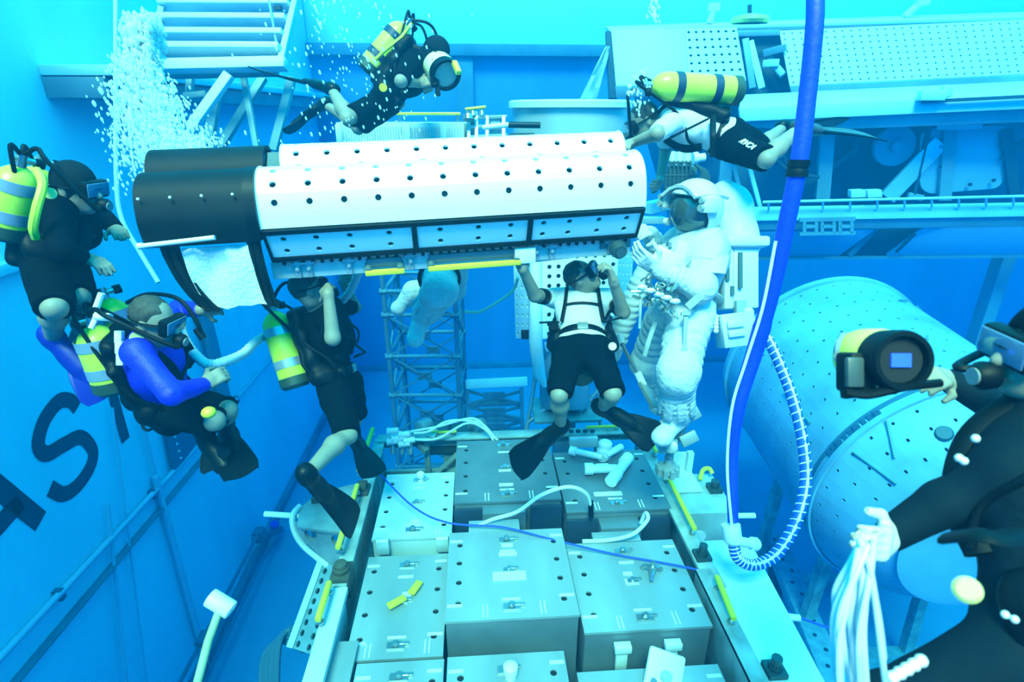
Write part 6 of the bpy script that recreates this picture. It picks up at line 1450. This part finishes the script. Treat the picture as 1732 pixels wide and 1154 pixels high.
tag(MB().cyl(P(1084, 492, 3.7), P(1082, 556, 3.7), .010, n=6).build('tether_strap', M_lab), 'thin pale strap hanging from the tool clips at the suit waist', 'strap')

# ---------------------------------------------------------------- gear behind the back edge of the pallet
PG = lambda x, y, d: P(x, y, d * 1.09)
gr = thing('grapple_gear', 'dark rounded gear with two grey rollers behind the back rail', 'gear', PG(770, 745, 4.9))
B = Blend(.03); B.rbox(PG(768, 742, 4.95), (.30, .16, .10), .06, None); B.rbox(PG(740, 738, 4.9), (.12, .14, .11), .04, None); vs, fs = B.mesh(.012); np_mesh('housing', vs, fs, mat('gear_dark', (.03, .06, .06), .5), gr)
for x in (716, 806): MB().cyl(PG(x - 8, 726, 4.8), PG(x + 10, 718, 4.9), .07, n=18).build('roller', M_fr, gr, bevel=.01)
MB().bar(PG(735, 728, 4.75), PG(728, 742, 4.7), .09, .05).build('bracket', M_fr, gr); MB().bar(PG(706, 750, 4.75), PG(722, 765, 4.7), .05, .05).build('bracket', M_fr, gr)
b_ = PG(768, 752, 4.95); MB().bar((b_.x, b_.y, 4.6), (b_.x, b_.y, b_.z), .2, .2).build('stand', M_fr, gr)
cn_ = thing('connector_block', 'white multi-plug connector block at the back left corner of the pallet', 'connector', PG(675, 745, 4.65))
for k, (x, y) in enumerate(((664, 728), (672, 741), (684, 734), (692, 744), (664, 746), (684, 750))):
    mb = MB(); mb.cyl(PG(x - 6, y + 2, 4.62), PG(x + 10, y, 4.62), .028, n=12); mb.cyl(PG(x - 9, y + 2, 4.62), PG(x - 5, y + 2, 4.62), .035, n=12); mb.build('plug', M_white, cn_)
MB().box(PG(678, 742, 4.70), (.20, .08, .10)).build('block', M_lab, cn_, bevel=.006)
mb = MB()
for x in (664, 680, 694): mb.cyl(PG(x, 748, 4.66), PG(x, 768, 4.66), .022, n=8)
mb.build('stub', M_alu, cn_)
for pts, l in ((((695, 730), (740, 722), (800, 708), (828, 732), (842, 745)), 'topmost thin white hose arching high over the gear behind the pallet'), (((696, 744), (740, 742), (790, 716), (822, 728), (836, 748)), 'lowest white hose, starting level, behind the pallet'), (((700, 733), (725, 730), (760, 712), (812, 716), (838, 742)), 'middle white hose between two others behind the pallet')):
    tag(MB().tube(spline([PG(x, y, 4.62) for x, y in pts], 7), .011, 8).build('white_hose', M_pipe), l, 'hose', 'white hoses behind the pallet')
vb = thing('valve_box', 'small pale box with a row of dark ports behind the back rail', 'box', PG(985, 745, 4.75))
MB().box(PG(985, 742, 4.8), (.26, .16, .10)).build('body', M_tw, vb, bevel=.008); mb = MB()
for k in range(4): mb.cyl(PG(966 + k * 12, 732, 4.72), PG(966 + k * 12, 727, 4.72), .022, n=10)
mb.build('port', M_td, vb)

# ---------------------------------------------------------------- cables, cords and hoses
M_cord = mat('cord_blue', (.03, .07, .62), .5)
tag(MB().tube(spline([P(640, 800, 4.35), P(700, 858, 4.1), P(760, 885, 3.95), P(850, 892, 3.9), P(930, 912, 3.85), P(1040, 938, 3.82), P(1170, 962, 3.7), P(1260, 990, 3.6), P(1330, 1035, 3.6), P(1400, 1062, 3.6)], 6), .0075, 6).build('safety_line', M_cord), 'thin blue line lying across the steel boxes', 'cord')
tag(MB().tube(spline([P(798, 896, 4.0), P(830, 880, 3.98), P(875, 866, 4.0), P(915, 838, 3.95), P(960, 824, 3.95), P(990, 834, 4.0), P(1000, 858, 4.1)], 7), .014, 8).build('white_cable', M_pipe), 'white cable arching between the dark back boxes', 'cable')
tag(MB().tube(spline([P(985, 916, 3.95), P(1030, 914, 3.95), P(1070, 904, 3.93), P(1095, 880, 3.95), P(1092, 868, 4.0), P(1084, 885, 4.05)], 7), .014, 8).build('white_cable', M_pipe), 'white cable curling on the front right grey box', 'cable')
mb = MB(); mb.cyl(P(999, 848, 4.08), P(1000, 874, 4.12), .02, n=10); tag(mb.build('cable_plug', M_rub), 'black plug on the end of the arching white cable', 'plug')
tag(MB().tube(spline([P(786, 527, 4.5), P(810, 528, 4.5), P(840, 512, 4.5), P(867, 492, 4.5), P(876, 470, 4.45)], 7), .013, 8).build('tether_line', mat('tether_pale', (.48, .58, .48), .7)), 'pale tether line sagging right from the hidden suit legs', 'tether')
pts = spline([P(608, 458, 3.75), P(590, 496, 3.85), P(560, 522, 4.0), P(500, 548, 4.0), P(440, 573, 3.6), P(412, 598, 3.35), P(380, 612, 3.15), P(352, 616, 3.1), P(330, 600, 3.1), P(312, 574, 3.12), P(304, 548, 3.15)], 8)
tag(MB().tube(pts, [.025 + .005 * (i % 2) for i in range(len(pts))], 10).build('white_wrapped_hose', M_tee), 'white wrapped hose sagging from the box to the hand of the blue shirted diver', 'hose')
# blue umbilical with its white line, connector and striped loop with a modelled highlight
ub = thing('blue_umbilical', 'thick blue hose hanging from the top with a white line alongside', 'hose', P(1237, 890, 3.4))
M_umb = mat('umbilical_blue', (.001, .035, .62), .55, bump=.2, bscale=30)
pts = spline([P(1379, -30, 2.6), P(1378, 40, 2.62), P(1366, 160, 2.7), P(1352, 270, 2.78), P(1330, 380, 2.9), P(1306, 490, 3.05), P(1278, 590, 3.2), P(1248, 690, 3.3), P(1238, 780, 3.4), P(1240, 890, 3.42)], 8)
n_ = len(pts); MB().tube(pts, [lerp(.040, .044, i / 40) if i < 45 else lerp(.050, .030, (i - 45) / (n_ - 45)) for i in range(n_)], 14).build('sleeve', M_umb, ub)
i0 = 24; MB().lathe(pts[i0], pts[i0 + 1], [(0, .038), (0, .052), (.035, .052), (.035, .044), (.05, .052), (.08, .052), (.08, .04)], 18, cap=False).build('dark_band', M_rub, ub)
pts = spline([P(1312, 408, 2.92), P(1290, 520, 3.02), P(1262, 610, 3.12), P(1238, 690, 3.2), P(1230, 790, 3.3), P(1238, 895, 3.36)], 8); MB().tube(pts, .0085, 8).build('white_line_or_glint', M_white, ub)
MB().lathe(P(1236, 888, 3.38), P(1240, 918, 3.38), [(0, .03), (0, .055), (.09, .055), (.11, .04)], 18).build('connector', M_white, ub)
lp = thing('striped_hose', 'blue hose loop wound with a white stripe, highlight dashes modelled on it, beside the suit', 'hose', P(1300, 950, 3.4))
pts = spline([P(1240, 915, 3.40), P(1248, 944, 3.40), P(1276, 956, 3.40), P(1312, 938, 3.42), P(1344, 888, 3.45), P(1362, 820, 3.5), P(1358, 750, 3.55), P(1342, 680, 3.6), P(1322, 625, 3.65), P(1298, 574, 3.7), P(1270, 545, 3.74)], 10)
MB().tube(pts, .034, 14).build('hose', mat('loop_blue', (.004, .08, .45), .5), lp)
hel = []
for i, p in enumerate(pts):
    t_ = (pts[min(i + 1, len(pts) - 1)] - pts[max(i - 1, 0)]).normalized(); x = c_f.cross(t_).normalized(); y = t_.cross(x)
    for k in range(6): a = 2 * PI * (k / 6 + i) * .5 ; q = lerp(p, pts[min(i + 1, len(pts) - 1)], k / 6); hel.append(q + (x * math.cos(a) + y * math.sin(a)) * .034)
MB().tube(hel[::1], .0042, 5).build('white_stripe', M_white, lp)
mb = MB(); pp_ = [p - (c_f * .8 + c_r * .0 - c_u * .5) .normalized() * .031 for p in pts[:]]
mb.tube(pp_, [.004 + .008 * abs(math.sin(i * 1.1)) for i in range(len(pp_))], 6); mb.build('white_line_or_glint', M_white, lp)  # hose highlight built as white dashes along its upper, camera-facing side
# beam with holes low at the right and a dark deck below the module
fb = thing('floor_beam', 'grey beam with bolt holes lying low at the right of the pallet', 'beam', PZ(1370, 1040, .6))
a, b = PZ(1308, 912, .9), PZ(1420, 1180, .9); MB().bar(a, b, .34, .2, UP).build('beam', mat('beam_blue', (.28, .40, .46), .5, vary=.2), fb, bevel=.02)
mb = MB()
for k in range(12): q = lerp(a, b, (k + .5) / 12) + UP * .10; mb.cyl(q - UP * .0 + V((.07 * (k % 2) - .035, 0, 0)), q + UP * .012 + V((.07 * (k % 2) - .035, 0, 0)), .028, n=8)
mb.build('bolt', M_td, fb)
for k in (0.15, .8): q = lerp(a, b, k); MB().bar((q.x, q.y, 0), (q.x, q.y, q.z - .05), .2, .2).build('foot', M_td, fb)
# pins on the shelf
mb = MB(); mb.cyl(P(1312, 1042, 3.5), P(1352, 1046, 3.5), .022, n=10); tag(mb.build('shelf_pin', M_lab), 'short pale pin sticking out right of the pallet shelf', 'pin')
mb = MB(); mb.cyl(P(1245, 915, 3.35), P(1282, 922, 3.4), .03, n=10); mb.cyl(P(1272, 920, 3.38), P(1278, 921, 3.39), .042, n=10); tag(mb.build('hose_fitting', M_lab), 'small metal fitting beside the umbilical connector', 'fitting')

# ---------------------------------------------------------------- bubbles
def bubbles(name, label, gen, n, seed):
    rs = np.random.RandomState(seed); bm = bmesh.new(); bmesh.ops.create_icosphere(bm, subdivisions=2 if n < 500 else 1, radius=1); bv = np.array([v.co[:] for v in bm.verts]); bf = np.array([[v.index for v in f.verts] for f in bm.faces]); bm.free()
    vs = []; fs = []
    for k in range(n):
        p, r, st_ = gen(rs); s_ = np.array([1, 1, 1.0]) * r; q = bv * s_; q = q + np.outer(q @ np.array(c_u), np.array(c_u)) * (st_ - 1) + np.outer(q @ np.array(c_u), np.array(c_r)) * (st_ - 1) * -.5
        vs.append(q + np.array(p)); fs.append(bf + k * len(bv))
    o = np_mesh(name, np.concatenate(vs), np.concatenate(fs), M_bub)
    return tag(o, label, 'bubbles', kind='stuff')
M_bub = bpy.data.materials.new('bubble'); M_bub.use_nodes = True; nt = M_bub.node_tree; nt.nodes.remove(nt.nodes['Principled BSDF'])
_d = nt.nodes.new('ShaderNodeBsdfDiffuse'); _d.inputs[0].default_value = (.92, .97, .97, 1); _t = nt.nodes.new('ShaderNodeBsdfTranslucent'); _t.inputs[0].default_value = (.92, .97, .97, 1)
_p = nt.nodes.new('ShaderNodeBsdfTransparent'); _m1 = nt.nodes.new('ShaderNodeMixShader'); _m2 = nt.nodes.new('ShaderNodeMixShader'); _m1.inputs[0].default_value = .5; _m2.inputs[0].default_value = .45
nt.links.new(_d.outputs[0], _m1.inputs[1]); nt.links.new(_t.outputs[0], _m1.inputs[2]); nt.links.new(_m1.outputs[0], _m2.inputs[1]); nt.links.new(_p.outputs[0], _m2.inputs[2]); nt.links.new(_m2.outputs[0], nt.nodes['Material Output'].inputs[0])
ctr = spline([P(352, 285, 3.5), P(318, 285, 3.6), P(272, 250, 3.7), P(255, 200, 3.8), P(240, 140, 3.9), P(238, 90, 3.95), P(246, 45, 4.0)], 10)
def g1(rs):
    t = rs.rand() ** .8; i = min(int(t * (len(ctr) - 1)), len(ctr) - 2); p = lerp(ctr[i], ctr[i + 1], t * (len(ctr) - 1) - i)
    wd = .055 + .085 * math.sin(PI * min(1, t * 1.15 + .12)) ; a = np.clip(rs.randn(3), -1.7, 1.7) * wd; big = 1.7 if t > .75 else 1.0
    return p + V(a), float(.0042 * (1 + rs.rand() * 1.3) * big * (2.0 if rs.rand() > .96 else 1)), 1.8
bubbles('bubble_plume', 'dense white plume of exhaled bubbles rising left of the black cover', g1, 8000, 1)
def g2(rs):
    t = rs.rand(); x = lerp(690, 500, t ** .9) + rs.randn() * 42; y = rs.uniform(-5, 250)
    x = 640 - (y * -.0) + rs.randn() * 55 - (250 - y) * .35 if rs.rand() > .5 else x
    return P(x, y, 4.1 + rs.randn() * .15), float(.004 + .006 * rs.rand() ** 2), 2.0
bubbles('bubble_stream', 'loose stream of small bubbles drifting by the diver at the top', g2, 240, 2)
def g3(rs):
    if rs.rand() > .45: return P(1082 + rs.randn() * 10, 150 + rs.randn() * 22, 3.7), float(.004 + .006 * rs.rand()), 1.5
    return P(1106 + rs.randn() * 5, rs.uniform(-5, 40), 3.9), float(.004 + .006 * rs.rand()), 1.5
bubbles('bubble_stream', 'small bubbles rising from the mask of the horizontal diver', g3, 110, 3)
